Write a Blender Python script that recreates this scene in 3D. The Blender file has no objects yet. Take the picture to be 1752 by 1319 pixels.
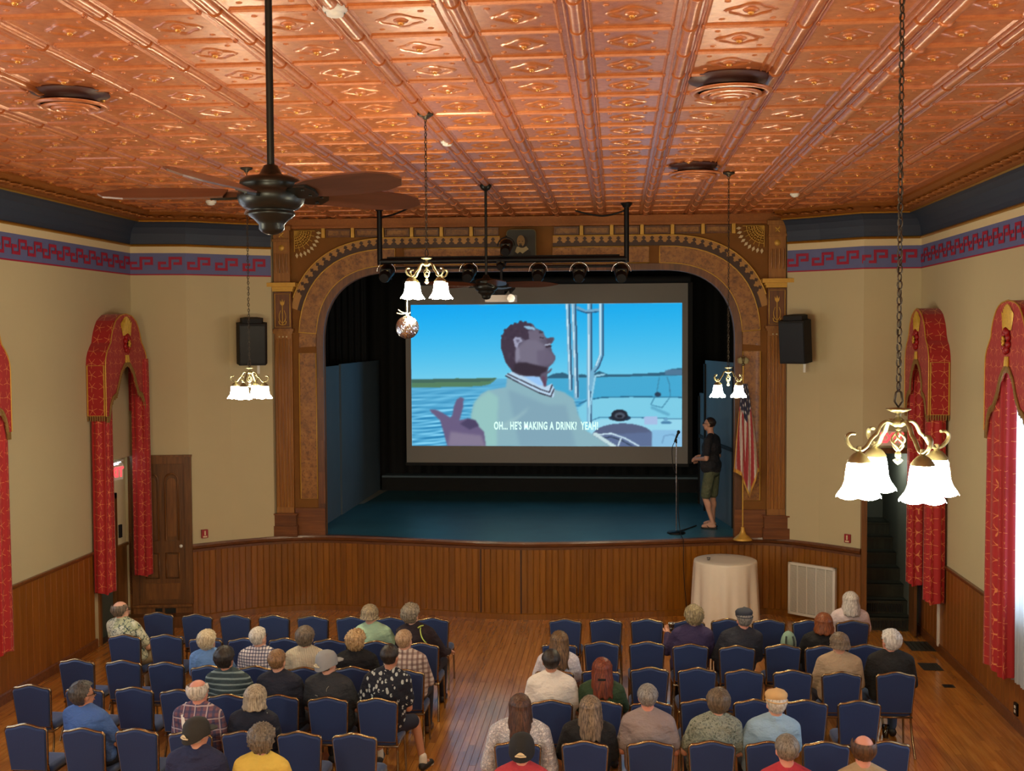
import bpy, bmesh, math, random
import numpy as np
from mathutils import Vector, Matrix, noise, Quaternion
random.seed(7)
PI = math.pi
V = Vector
sc = bpy.context.scene
COL = sc.collection

# ------------------------------------------------------------------ camera
FP, CAMH = 1950.0, 4.53
def _axes():
    Y = np.array([1055 - 876, 659.5 - 573, -FP]); Y /= np.linalg.norm(Y)
    e = np.array([1, 0.0055, 0]); X = e - (e @ Y) * Y; X /= np.linalg.norm(X)
    return np.array([X, Y, np.cross(X, Y)])
RR = _axes()
cam_d = bpy.data.cameras.new('camera'); cam = bpy.data.objects.new('camera', cam_d); COL.objects.link(cam)
cam_d.sensor_width = 36; cam_d.lens = FP / 1752 * 36; cam_d.clip_end = 200
cam.matrix_world = Matrix.Translation((0, 0, CAMH)) @ Matrix(RR.tolist()).to_4x4()
sc.camera = cam
def ray(px, py): return RR @ np.array([px - 876, 659.5 - py, -FP])
def onZ(px, py, z): d = ray(px, py); return V(d * (z - CAMH) / d[2]) + V((0, 0, CAMH))
def onY(px, py, y): d = ray(px, py); return V(d * y / d[1]) + V((0, 0, CAMH))
def onX(px, py, x): d = ray(px, py); return V(d * x / d[0]) + V((0, 0, CAMH))

# ------------------------------------------------------------------ view, world, daylight
sc.view_settings.view_transform = 'Standard'; sc.view_settings.look = 'None'
sc.view_settings.gamma = 1; sc.view_settings.use_curve_mapping = False
sc.view_settings.exposure = 0.0
sc.cycles.use_denoising = True
sc.cycles.max_bounces = 8; sc.cycles.diffuse_bounces = 4; sc.cycles.glossy_bounces = 3
sc.cycles.transmission_bounces = 6; sc.cycles.transparent_max_bounces = 8
sc.cycles.sample_clamp_indirect = 4.0
sc.cycles.caustics_reflective = False; sc.cycles.caustics_refractive = False
world = bpy.data.worlds.new('sky'); sc.world = world; world.use_nodes = True
world.node_tree.nodes['Background'].inputs[0].default_value = (0.62, 0.74, 0.9, 1)
world.node_tree.nodes['Background'].inputs[1].default_value = 1.0
LAMP_STRENGTH = 128.0
WIN_W = 80.0
XL, XR, YB, ZC = -7.58, 4.56, -3.0, 6.45
WIN_L = [(0.6, 1.9), (4.4, 5.7), (8.1, 9.4), (11.8, 13.05)]
WIN_R = [(0.6, 1.9), (4.4, 5.7), (8.6, 9.9), (12.3, 13.6)]
def area_light(loc, rot, sx, sy, w, col):
    l = bpy.data.lights.new('daylight', 'AREA'); l.shape = 'RECTANGLE'; l.size = sx; l.size_y = sy
    l.energy = w; l.color = col
    o = bpy.data.objects.new('daylight', l); COL.objects.link(o); o.location = loc; o.rotation_euler = rot
    return o
for (a, b) in WIN_L:
    area_light((XL - 0.12, (a + b) / 2, 2.9), (0, -PI / 2, 0), 2.8, b - a, WIN_W, (0.74, 0.86, 1.0))
for (a, b) in WIN_R:
    area_light((XR + 0.16, (a + b) / 2, 2.9), (0, PI / 2, 0), 2.8, b - a, WIN_W, (0.74, 0.86, 1.0))
def fill_point(loc, w):
    l = bpy.data.lights.new('hall_fill', 'POINT'); l.energy = w; l.shadow_soft_size = 0.22; l.color = (1.0, 0.90, 0.64)
    o = bpy.data.objects.new('hall_fill', l); COL.objects.link(o); o.location = loc
for p in [(-4.3, 4.2, 4.0), (-4.3, -0.8, 4.3), (1.2, -0.8, 4.3), (-1.5, 1.6, 5.0)]:  # unseen point lights added as general fill, in place of chandeliers behind the camera
    fill_point(p, 210)

# ------------------------------------------------------------------ materials
MATS = {}
def srgb(r, g, b):
    f = lambda c: (c / 255 / 12.92) if c / 255 <= 0.04045 else ((c / 255 + 0.055) / 1.055) ** 2.4
    return (f(r), f(g), f(b), 1)
class NT:
    def __init__(s, name):
        s.m = bpy.data.materials.new(name); s.m.use_nodes = True; s.t = s.m.node_tree
        s.b = s.t.nodes['Principled BSDF']
    def n(s, typ, **kw):
        nd = s.t.nodes.new(typ)
        for k, v in kw.items(): setattr(nd, k, v)
        return nd
    def l(s, a, b): s.t.links.new(a, b)
    def math(s, op, a, b=None, c=None, clamp=False):
        nd = s.n('ShaderNodeMath', operation=op); nd.use_clamp = clamp
        for i, x in enumerate((a, b, c)):
            if x is None: continue
            if isinstance(x, (int, float)): nd.inputs[i].default_value = x
            else: s.l(x, nd.inputs[i])
        return nd.outputs[0]
    def mix(s, f, a, b):
        nd = s.n('ShaderNodeMix', data_type='RGBA')
        for i, x in ((0, f), (6, a), (7, b)):
            if isinstance(x, (int, float)): nd.inputs[i].default_value = x
            elif isinstance(x, tuple): nd.inputs[i].default_value = x
            else: s.l(x, nd.inputs[i])
        return nd.outputs[2]
    def coord(s, kind='Object', scale=(1, 1, 1), rot=(0, 0, 0)):
        tc = s.n('ShaderNodeTexCoord'); mp = s.n('ShaderNodeMapping')
        mp.inputs['Scale'].default_value = scale; mp.inputs['Rotation'].default_value = rot
        s.l(tc.outputs[kind], mp.inputs[0]); return mp.outputs[0]
    def noise(s, vec, scale, detail=3, rough=0.55):
        nd = s.n('ShaderNodeTexNoise'); nd.inputs['Scale'].default_value = scale
        nd.inputs['Detail'].default_value = detail; nd.inputs['Roughness'].default_value = rough
        s.l(vec, nd.inputs['Vector']); return nd.outputs['Fac']
    def ramp(s, f, stops):
        nd = s.n('ShaderNodeValToRGB'); e = nd.color_ramp.elements
        while len(e) < len(stops): e.new(0.5)
        for i, (p, c) in enumerate(stops): e[i].position = p; e[i].color = c
        s.l(f, nd.inputs[0]); return nd.outputs[0]
    def bump(s, h, strength=0.3, dist=0.01):
        nd = s.n('ShaderNodeBump'); nd.inputs['Strength'].default_value = strength; nd.inputs['Distance'].default_value = dist
        s.l(h, nd.inputs['Height']); s.l(nd.outputs[0], s.b.inputs['Normal'])
    def set(s, **kw):
        for k, v in kw.items():
            k = {'rough': 'Roughness', 'metal': 'Metallic', 'spec': 'Specular IOR Level', 'coat': 'Coat Weight', 'sheen': 'Sheen Weight'}.get(k, k)
            s.b.inputs[k].default_value = v
        return s
    def col(s, x):
        if isinstance(x, tuple): s.b.inputs['Base Color'].default_value = x
        else: s.l(x, s.b.inputs['Base Color'])
        return s
def plain(name, c, rough=0.6, metal=0.0, spec=0.5, var=0.12, scale=12, bump=0.0, coat=0.0, sheen=0.0):
    if name in MATS: return MATS[name]
    t = NT(name); v = t.coord('Object'); f = t.noise(v, scale, 3)
    d = tuple(max(0, x * (1 - var)) for x in c[:3]) + (1,); l = tuple(min(1, x * (1 + var)) for x in c[:3]) + (1,)
    t.col(t.mix(f, d, l)); t.set(rough=rough, metal=metal, spec=spec, coat=coat, sheen=sheen)
    if bump: t.bump(t.noise(v, scale * 6, 2), bump, 0.004)
    MATS[name] = t.m; return t.m
def wood(name, c1, c2, c3, axis='Z', rough=0.4, scale=1.0, coat=0.2, island=True, spec=0.5, var=0.25):
    t = NT(name)
    st = {'Z': (14, 14, 0.9), 'Y': (14, 0.9, 14), 'X': (0.9, 14, 14)}[axis]
    v = t.coord('Object', tuple(x * scale for x in st))
    oi = t.n('ShaderNodeObjectInfo'); geo = t.n('ShaderNodeNewGeometry')
    rnd = t.math('FRACT', t.math('ADD', oi.outputs['Random'], geo.outputs['Random Per Island']))
    ad = t.n('ShaderNodeVectorMath', operation='ADD'); cx = t.n('ShaderNodeCombineXYZ')
    off = t.math('MULTIPLY', rnd, 37.0)
    for i in range(3): t.l(off, cx.inputs[i])
    t.l(v, ad.inputs[0]); t.l(cx.outputs[0], ad.inputs[1])
    f = t.noise(ad.outputs[0], 1.6, 5, 0.65)
    colr = t.ramp(f, [(0.25, c1), (0.5, c2), (0.75, c3)])
    k = t.math('MULTIPLY_ADD', rnd, var * 2, 1 - var)
    hs = t.n('ShaderNodeHueSaturation'); t.l(colr, hs.inputs['Color']); t.l(k, hs.inputs['Value'])
    t.col(hs.outputs[0]); t.set(rough=rough, coat=coat, spec=spec); t.b.inputs['Coat Roughness'].default_value = 0.16 if coat > .7 else 0.25
    t.bump(f, 0.12, 0.003)
    MATS[name] = t.m; return t.m
def emis(name, c, s):
    t = NT(name); t.col(c); t.b.inputs['Emission Color'].default_value = c; t.b.inputs['Emission Strength'].default_value = s
    t.set(rough=0.4); MATS[name] = t.m; return t.m

M_WALL = plain('plaster_cream', srgb(194, 181, 143), 0.75, var=0.03, scale=3, bump=0.05)
M_CREAM = plain('cream_paint', srgb(220, 202, 160), 0.7, var=0.03)
M_NAVY = plain('navy_cove', srgb(46, 56, 74), 0.6, var=0.05, scale=2)
M_LILAC = plain('frieze_blue', srgb(98, 104, 150), 0.7, var=0.05)
M_KEYRED = plain('key_red', srgb(158, 26, 58), 0.7, var=0.08)
M_GOLD = plain('gold_leaf', srgb(190, 140, 50), 0.35, metal=0.75, var=0.2, scale=30)
M_GOLDP = plain('gold_paint', srgb(205, 160, 70), 0.45, metal=0.3, var=0.15, scale=30)
M_COVEBROWN = plain('cove_brown', srgb(150, 88, 32), 0.4, metal=0.25, var=0.35, scale=40, bump=0.6)
M_WOODP = wood('pros_wood', srgb(70, 38, 18), srgb(98, 56, 26), srgb(122, 74, 34), 'Z', 0.42)
M_FLUTE = wood('column_wood', srgb(120, 76, 30), srgb(150, 98, 42), srgb(170, 116, 52), 'Z', 0.4, var=.08)
M_BEAD = wood('beadboard_wood', srgb(110, 64, 10), srgb(132, 80, 14), srgb(148, 94, 20), 'Z', 0.36, coat=0.25, var=0.13)
M_BEADY = wood('beadboard_side', srgb(118, 68, 18), srgb(136, 80, 24), srgb(148, 90, 28), 'Z', 0.4, coat=0.2, var=0.08)
M_RAIL = wood('rail_wood', srgb(84, 46, 20), srgb(108, 62, 28), srgb(130, 80, 38), 'X', 0.35)
M_FLOOR = wood('floor_wood', srgb(156, 96, 30), srgb(186, 120, 44), srgb(206, 142, 60), 'Y', 0.25, coat=0.8, var=0.16)
M_DOOR = wood('door_wood', srgb(78, 46, 20), srgb(108, 68, 30), srgb(132, 86, 40), 'Z', 0.42)
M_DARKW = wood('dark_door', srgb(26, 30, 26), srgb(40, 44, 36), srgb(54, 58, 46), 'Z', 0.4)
M_GREEND = plain('green_door', srgb(74, 84, 76), 0.5)
M_BLACK = plain('black_matte', srgb(16, 16, 18), 0.8, var=0.2)
M_BLKM = plain('black_metal', srgb(22, 22, 24), 0.45, metal=0.6)
M_FANM = plain('fan_iron', srgb(34, 36, 34), 0.35, metal=0.7)
M_BLADE = wood('fan_blade', srgb(52, 30, 20), srgb(72, 42, 30), srgb(88, 54, 40), 'X', 0.4)
M_CHAIN = plain('chain_iron', srgb(58, 50, 40), 0.45, metal=0.7)
M_BRASS = plain('antique_brass', srgb(122, 114, 82), 0.42, metal=0.7, var=0.2)
M_CHROME = plain('chrome', srgb(200, 200, 205), 0.2, metal=1)
M_WHITE = plain('white_plastic', srgb(225, 222, 212), 0.5, var=0.03)
M_CLOTH = plain('white_cloth', srgb(226, 214, 196), 0.8, var=0.04, bump=0.1)
M_RED = plain('alarm_red', srgb(150, 22, 30), 0.45)
M_BLUEF = plain('chair_fabric', srgb(14, 44, 92), 0.7, var=0.2, scale=90, bump=0.15, sheen=0.25)
M_CHFR = plain('chair_frame', srgb(146, 124, 92), 0.24, metal=0.95, var=0.3, scale=8)
M_STAGE = plain('stage_floor_paint', srgb(52, 108, 124), 0.42, var=0.3, scale=1.6, bump=0.2)
M_FLAT = plain('stage_flat_paint', srgb(92, 110, 122), 0.75, var=0.1, scale=2)
M_SCREEN = plain('screen_fabric', srgb(150, 144, 138), 0.8, var=0.02)
M_GLOW = emis('lamp_glass', (1.0, 0.90, 0.62, 1), LAMP_STRENGTH)
M_EXIT = emis('exit_red', (1.0, 0.05, 0.06, 1), 2.2)
M_WOODM = plain('pros_matte', srgb(92, 54, 26), 0.9, spec=0.1, var=0.15)
M_FIELD = plain('arch_field', srgb(128, 84, 38), 0.75, spec=0.25, var=0.2, scale=5)
M_BURL = None
def mk_burl():
    t = NT('burl_panel'); v = t.coord('Object', (1, 1, 1)); f = t.noise(v, 7, 6, 0.7); g = t.noise(v, 26, 3, 0.6)
    c = t.ramp(f, [(0.3, srgb(100, 62, 26)), (0.5, srgb(152, 100, 44)), (0.72, srgb(178, 124, 58))])
    c = t.mix(t.math('MULTIPLY', t.math('GREATER_THAN', g, 0.58), 0.5), c, srgb(84, 50, 28))
    t.col(c); t.set(rough=0.4, coat=0.15); t.bump(g, 0.25, 0.004); return t.m
M_BURL = mk_burl()
def mk_copper():
    t = NT('copper_ceiling'); v = t.coord('Object', (1, 1, 1)); f = t.noise(v, 14, 4, 0.6); g = t.noise(v, 60, 2)
    oi = t.n('ShaderNodeObjectInfo')
    c = t.ramp(f, [(0.3, srgb(172, 94, 48)), (0.55, srgb(194, 115, 64)), (0.8, srgb(208, 134, 80))])
    hs = t.n('ShaderNodeHueSaturation'); t.l(c, hs.inputs['Color']); t.l(t.math('MULTIPLY_ADD', oi.outputs['Random'], 0.16, 0.92), hs.inputs['Value'])
    t.col(hs.outputs[0]); t.set(rough=0.34, metal=0.2, spec=0.5, coat=0.25); t.b.inputs['Coat Roughness'].default_value = 0.22
    t.bump(t.math('ADD', f, t.math('MULTIPLY', g, 0.5)), 0.35, 0.006); return t.m
M_COPPER = mk_copper()
def star_fabric(name, base, gold, cell=0.17, axes=('Y', 'Z'), rough=0.65):
    """red cloth scattered with embroidered twig stars"""
    t = NT(name); tc = t.n('ShaderNodeTexCoord'); sp = t.n('ShaderNodeSeparateXYZ'); t.l(tc.outputs['Object'], sp.inputs[0])
    A = t.math('DIVIDE', t.math('ADD', sp.outputs['X'], sp.outputs['Y']) if axes == ('Y', 'Z') else sp.outputs[axes[0]], cell); B = t.math('DIVIDE', sp.outputs[axes[1]], cell)
    ci, cj = t.math('FLOOR', A), t.math('FLOOR', B)
    cx = t.n('ShaderNodeCombineXYZ'); t.l(ci, cx.inputs[0]); t.l(cj, cx.inputs[1])
    wn = t.n('ShaderNodeTexWhiteNoise'); t.l(cx.outputs[0], wn.inputs['Vector'])
    u = t.math('SUBTRACT', t.math('FRACT', A), 0.5); w = t.math('SUBTRACT', t.math('FRACT', B), 0.5)
    r = t.math('SQRT', t.math('ADD', t.math('MULTIPLY', u, u), t.math('MULTIPLY', w, w)))
    ang = t.math('ARCTAN2', w, u); ang = t.math('ADD', ang, t.math('MULTIPLY', wn.outputs['Value'], 6.28))
    k = t.math('ABSOLUTE', t.math('SINE', t.math('MULTIPLY', ang, 2.5)))
    line = t.math('LESS_THAN', t.math('MULTIPLY', k, r), 0.045)
    m = t.math('MULTIPLY', line, t.math('LESS_THAN', r, 0.44))
    v = t.coord('Object'); f = t.noise(v, 5, 3)
    red = t.mix(f, tuple(x * 0.8 for x in base[:3]) + (1,), base)
    t.col(t.mix(t.math('MULTIPLY', m, 0.85), red, gold)); t.set(rough=rough, sheen=0.2); return t.m
M_DRAPE = star_fabric('red_star_damask', srgb(176, 20, 24), srgb(226, 140, 80))
M_DRAPEX = star_fabric('red_star_damask_side', srgb(168, 20, 24), srgb(222, 140, 84), axes=('X', 'Z'))
M_FRINGE = plain('gold_fringe', srgb(140, 108, 56), 0.7, var=0.4, scale=60)
M_GOLDSATIN = plain('gold_satin', srgb(196, 156, 50), 0.4, metal=0.2, var=0.35, scale=30)
M_ROSETTE = plain('red_satin', srgb(150, 16, 24), 0.45, var=0.4, scale=25)

# ------------------------------------------------------------------ mesh builder
class MB:
    def __init__(s): s.v = []; s.f = []; s.m = []; s.sm = []
    def add(s, vs, fs, mi=0, smooth=False):
        o = len(s.v); s.v += [tuple(p) for p in vs]
        for f in fs: s.f.append(tuple(i + o for i in f)); s.m.append(mi); s.sm.append(smooth)
        return s
    def box(s, x0, x1, y0, y1, z0, z1, mi=0, M=None):
        vs = [V((x, y, z)) for z in (z0, z1) for y in (y0, y1) for x in (x0, x1)]
        if M is not None: vs = [M @ p for p in vs]
        return s.add(vs, [(0, 2, 3, 1), (4, 5, 7, 6), (0, 1, 5, 4), (2, 6, 7, 3), (0, 4, 6, 2), (1, 3, 7, 5)], mi)
    def quad(s, a, b, c, d, mi=0): return s.add([a, b, c, d], [(0, 1, 2, 3)], mi)
    def prism(s, poly, h0, h1, axis='y', mi=0, M=None, smooth=False):
        """extrude 2-D polygon; axis: the extrusion axis"""
        n = len(poly)
        def P(a, b, h):
            p = {'y': V((a, h, b)), 'z': V((a, b, h)), 'x': V((h, a, b))}[axis]
            return M @ p if M is not None else p
        vs = [P(a, b, h0) for a, b in poly] + [P(a, b, h1) for a, b in poly]
        s.add(vs, [tuple(range(n)), tuple(range(2 * n - 1, n - 1, -1))], mi)
        return s.add(vs, [(i, i + n, (i + 1) % n + n, (i + 1) % n) for i in range(n)], mi, smooth)
    def lathe(s, prof, seg=20, c=(0, 0, 0), mi=0, smooth=True, M=None, caps=True):
        vs = []
        for r, z in prof:
            for k in range(seg):
                a = 2 * PI * k / seg; p = V((c[0] + r * math.cos(a), c[1] + r * math.sin(a), c[2] + z)); vs.append(M @ p if M is not None else p)
        fs = []
        for i in range(len(prof) - 1):
            for k in range(seg):
                k2 = (k + 1) % seg; fs.append((i * seg + k, i * seg + k2, (i + 1) * seg + k2, (i + 1) * seg + k))
        s.add(vs, fs, mi, smooth)
        if caps:
            n = len(prof)
            if prof[0][0] > 1e-4: s.add(vs[:seg], [tuple(range(seg - 1, -1, -1))], mi)
            if prof[-1][0] > 1e-4: s.add(vs[(n - 1) * seg:], [tuple(range(seg))], mi)
        return s
    def tube(s, pts, r, seg=6, mi=0, flat=None, closed=False, caps=True):
        pts = [V(p) for p in pts]; n = len(pts); rs = r if isinstance(r, (list, tuple)) else [r] * n
        vs = []; up = None
        for i, p in enumerate(pts):
            if closed: t = pts[(i + 1) % n] - pts[i - 1]
            else: t = pts[min(i + 1, n - 1)] - pts[max(i - 1, 0)]
            t = t.normalized() if t.length > 1e-9 else V((0, 0, 1))
            if up is None:
                up = V((0, 0, 1)) if abs(t.z) < 0.9 else V((0, 1, 0))
            a = up - t * up.dot(t); a = a.normalized() if a.length > 1e-6 else t.orthogonal().normalized(); up = a
            b = t.cross(a)
            fa, fb = flat if flat else (1, 1)
            for k in range(seg):
                an = 2 * PI * (k + 0.5) / seg; vs.append(p + (a * math.cos(an) * fa + b * math.sin(an) * fb) * rs[i])
        fs = []
        for i in range(n if closed else n - 1):
            j = (i + 1) % n
            for k in range(seg):
                k2 = (k + 1) % seg; fs.append((i * seg + k, i * seg + k2, j * seg + k2, j * seg + k))
        s.add(vs, fs, mi, seg > 4)
        if not closed and caps: s.add(vs, [tuple(range(seg - 1, -1, -1)), tuple(range((n - 1) * seg, n * seg))], mi)
        return s
    def ell(s, c, r, rot=None, seg=14, rings=9, mi=0):
        vs = []; fs = []; c = V(c)
        Q = rot if rot is not None else Matrix.Identity(3)
        vs.append(c + Q @ V((0, 0, r[2])))
        for i in range(1, rings):
            th = PI * i / rings
            for k in range(seg):
                a = 2 * PI * k / seg
                vs.append(c + Q @ V((r[0] * math.sin(th) * math.cos(a), r[1] * math.sin(th) * math.sin(a), r[2] * math.cos(th))))
        vs.append(c + Q @ V((0, 0, -r[2]))); L = len(vs) - 1
        for k in range(seg):
            k2 = (k + 1) % seg
            fs.append((0, 1 + k, 1 + k2))
            for i in range(rings - 2):
                a = 1 + i * seg; b = a + seg; fs.append((a + k, b + k, b + k2, a + k2))
            a = 1 + (rings - 2) * seg; fs.append((a + k, L, a + k2))
        return s.add(vs, fs, mi, True)
    def cap(s, p0, p1, r0, r1, seg=12, mi=0):
        """tapered capsule"""
        p0, p1 = V(p0), V(p1); d = (p1 - p0); L = d.length; d = d.normalized() if L > 1e-6 else V((0, 0, 1))
        pts, rs = [], []
        for k in range(4):
            a = PI / 2 * (1 - k / 4); pts.append(p0 - d * r0 * math.sin(a)); rs.append(max(r0 * math.cos(a), r0 * 0.05))
        for k in range(5):
            t = k / 4; pts.append(p0.lerp(p1, t)); rs.append(r0 + (r1 - r0) * t)
        for k in range(1, 5):
            a = PI / 2 * k / 4; pts.append(p1 + d * r1 * math.sin(a)); rs.append(max(r1 * math.cos(a), r1 * 0.05))
        return s.tube(pts, rs, seg, mi)
    def mesh(s, name, mats, smooth_angle=None):
        me = bpy.data.meshes.new(name); me.from_pydata(s.v, [], s.f)
        for m in (mats if isinstance(mats, (list, tuple)) else [mats]): me.materials.append(m)
        me.polygons.foreach_set('material_index', s.m); me.polygons.foreach_set('use_smooth', s.sm)
        me.update(); return me
def link(name, me, parent=None, loc=None, rotz=0):
    o = bpy.data.objects.new(name, me); COL.objects.link(o)
    if parent is not None: o.parent = parent
    if loc is not None: o.location = loc
    if rotz: o.rotation_euler = (0, 0, rotz)
    return o
def obj(name, mb, mats, parent=None, loc=None, rotz=0): return link(name, mb.mesh(name, mats), parent, loc, rotz)
def tag(o, label, cat, group=None):
    o['label'] = label; o['category'] = cat
    if group: o['group'] = group
    return o
def empty(name, loc=(0, 0, 0), rotz=0, parent=None):
    o = bpy.data.objects.new(name, None); COL.objects.link(o); o.location = loc; o.rotation_euler = (0, 0, rotz); o.empty_display_size = 0.1
    if parent is not None: o.parent = parent
    return o
def thing(name, label, cat, loc=(0, 0, 0), rotz=0, group=None): return tag(empty(name, loc, rotz), label, cat, group)
def struct(name, mb, mats): o = obj(name, mb, mats); o['kind'] = 'structure'; return o
def structE(name, loc=(0, 0, 0), rotz=0): o = empty(name, loc, rotz); o['kind'] = 'structure'; return o
def dup(root, loc, rotz, label, group=None):
    kids = {}
    for o in DUPSRC[root.name]: kids.setdefault(o.parent.name, []).append(o)
    r = root.copy(); COL.objects.link(r); r.location = loc; r.rotation_euler = (0, 0, rotz); r['label'] = label
    if group: r['group'] = group
    for ch in kids.get(root.name, []):
        c = ch.copy(); COL.objects.link(c); c.parent = r
        for g in kids.get(ch.name, []):
            d = g.copy(); COL.objects.link(d); d.parent = c
    return r
DUPSRC = {}
def reg(root):
    ch = [o for o in COL.objects if o.parent is not None and (o.parent == root or o.parent.parent == root)]
    DUPSRC[root.name] = ch
def text_mb(body, size, depth=0.004, bold=0.0, xs=1.0, font_space=1.0):
    cu = bpy.data.curves.new('txt', 'FONT'); cu.body = body; cu.size = size; cu.extrude = depth; cu.offset = bold
    cu.align_x = 'CENTER'; cu.align_y = 'CENTER'; cu.resolution_u = 3; cu.space_character = font_space
    o = bpy.data.objects.new('txt', cu); COL.objects.link(o)
    bpy.context.view_layer.update()
    me = bpy.data.meshes.new_from_object(o.evaluated_get(bpy.context.evaluated_depsgraph_get()))
    bpy.data.objects.remove(o); bpy.data.curves.remove(cu)
    for v in me.vertices: v.co.x *= xs
    return me
def crom(P, n=8):
    P = [V(p) for p in P]; out = []
    for i in range(len(P) - 1):
        a, b, c, d = P[max(i - 1, 0)], P[i], P[i + 1], P[min(i + 2, len(P) - 1)]
        for k in range(n):
            t = k / n
            out.append(0.5 * ((2 * b) + (c - a) * t + (2 * a - 5 * b + 4 * c - d) * t * t + (3 * b - a - 3 * c + d) * t ** 3))
    out.append(P[-1]); return out

# ------------------------------------------------------------------ text meshes first (few objects in scene yet)
T_SUB = text_mb("OH... HE'S MAKING A DRINK?  YEAH!", 0.215, 0.002, 0.0075, 0.72, 1.12)
T_EXIT = text_mb("EXIT", 0.2, 0.004, 0.006, 0.85)

# ------------------------------------------------------------------ room shell
def grid_wall(x0, x1, ya, yb, z0, z1, holes):
    ys = sorted({ya, yb} | {h[0] for h in holes} | {h[1] for h in holes}); zs = sorted({z0, z1} | {h[2] for h in holes} | {h[3] for h in holes})
    mb = MB()
    for i in range(len(ys) - 1):
        for j in range(len(zs) - 1):
            cy, cz = (ys[i] + ys[i + 1]) / 2, (zs[j] + zs[j + 1]) / 2
            if any(h[0] < cy < h[1] and h[2] < cz < h[3] for h in holes): continue
            mb.box(x0, x1, ys[i], ys[i + 1], zs[j], zs[j + 1])
    return mb
DOOR_L = (16.0, 17.26, 0.0, 2.68)
hl = [(a, b, 1.45, 4.35) for a, b in WIN_L] + [DOOR_L]
hr = [(a, b, 1.35, 4.35) for a, b in WIN_R]
LW = struct('wall_left', grid_wall(XL - 0.2, XL, YB, 17.5, 0, 6.5, hl), M_WALL)
RW = struct('wall_right', grid_wall(XR, XR + 0.2, YB, 17.9, 0, 6.5, hr), M_WALL)
mb = MB(); mb.box(XL - 0.2, XR + 0.2, YB - 0.2, YB, 0, 6.5); struct('wall_back', mb, M_WALL)

# plan of the front of the hall: door walls, curved flanks, bowed stage front
LP = [(-7.58, 17.28), (-6.74, 17.42), (-6.2, 17.84), (-5.61, 18.2)]
RP = [(2.70, 18.46), (3.16, 18.16), (3.72, 17.68), (4.56, 17.66)]
SCURVE = crom([(x, y, 0) for x, y in [(-6.74, 17.42), (-6.2, 17.86), (-5.6, 18.2), (-4.78, 18.38), (-3.37, 18.2), (-1.51, 17.95), (.42, 18.26), (1.92, 18.6), (2.63, 18.52), (3.16, 18.16), (3.72, 17.68)]], 10)
def vwall(path, z0, z1, th=0.12):
    mb = MB()
    for (a, b) in zip(path[:-1], path[1:]):
        a, b = V((a[0], a[1], 0)), V((b[0], b[1], 0)); d = (b - a); n = V((-d.y, d.x, 0)).normalized() * th
        vs = [a, b, b + n, a + n]; vs = [V((p.x, p.y, z)) for z in (z0, z1) for p in vs]
        mb.add(vs, [(0, 1, 5, 4), (1, 2, 6, 5), (2, 3, 7, 6), (3, 0, 4, 7), (4, 5, 6, 7), (3, 2, 1, 0)])
    return mb
def arc_len(path):
    L = [0]
    for a, b in zip(path[:-1], path[1:]): L.append(L[-1] + (V(b[:2]).to_3d() - V(a[:2]).to_3d()).length)
    return L
def on_path(path, L, s):
    for i in range(len(L) - 1):
        if s <= L[i + 1] or i == len(L) - 2:
            t = (s - L[i]) / (L[i + 1] - L[i]); a, b = V((path[i][0], path[i][1], 0)), V((path[i + 1][0], path[i + 1][1], 0))
            d = (b - a).normalized(); return a + (b - a) * t, d
# front walls either side of the proscenium (cream), with door openings left
fw = MB()
def flank(path, skip):
    for i, (a, b) in enumerate(zip(path[:-1], path[1:])):
        z0 = skip.get(i, 1.2)
        w = vwall([a, b], z0, 6.5, 0.15); fw.add(w.v, w.f)
flank(LP, {0: 2.52}); flank(RP, {2: 2.72})
LPX = [LP[-1], (-5.61, 18.5)]; flank(LPX, {})
RPX = [(2.70, 18.7), RP[0]]; flank(RPX, {})
struct('wall_front', fw, M_WALL)

# floor -------------------------------------------------------------
mb = MB(); mb.box(XL - 0.2, XR + 0.2, YB, 18.7, -0.12, -0.022); FL = struct('floor', mb, plain('subfloor', srgb(60, 36, 18), 0.8))
BW = 0.0762
board_mesh = {}
def board(L):
    L = round(L * 4) / 4
    if L not in board_mesh:
        m = MB(); w = BW / 2 - 0.0011; c = 0.0016
        m.prism([(-w, -0.02), (w, -0.02), (w, -c), (w - c, 0), (-w + c, 0), (-w, -c)], 0, L - 0.002, 'y')
        board_mesh[L] = m.mesh('floorboard', M_FLOOR)
    return L, board_mesh[L]
def stage_y(x):
    best = None
    for a, b in zip(SCURVE[:-1], SCURVE[1:]):
        if a.x <= x <= b.x: return a.y + (b.y - a.y) * (x - a.x) / (b.x - a.x)
    return 17.4 if x < 0 else 17.66
near, rest = [], MB()
nx = int((XR - XL) / BW)
for i in range(nx + 1):
    x = XL + BW * (i + 0.5)
    if x > XR: break
    y = YB + random.random() * 1.5
    yend = stage_y(x) - 0.0
    first = True
    while y < yend - 0.05:
        L = random.choice([0.75, 1.0, 1.25, 1.5, 1.75, 2.25]); L = min(L, max(0.25, math.floor((yend - y) * 4) / 4)) if yend - y > 0.25 else 0.25
        inview = (11.4 < y + L and y < 17.4) and ((-2.15 < x < -0.75) or x > 3.35 or x < -6.5)
        near.append((x, y, L, inview)); y += L
cand = sorted([b for b in near if b[3]], key=lambda b: (b[1] if b[1] + b[2] > 11.8 else 99))[:298]
cs = set(cand)
for (x, y, L, iv) in near:
    if (x, y, L, iv) in cs:
        L2, me = board(L); link('floorboard', me, FL, (x, y, random.uniform(-0.0006, 0.0006)))
    else:
        z = random.uniform(-0.0006, 0.0006); w = BW / 2 - 0.0011
        rest.box(x - w, x + w, y, y + L - 0.002, -0.02, z)
o = obj('floorboards_far', rest, M_FLOOR, FL); o['kind'] = 'stuff'; o.name = 'boarding'

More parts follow.
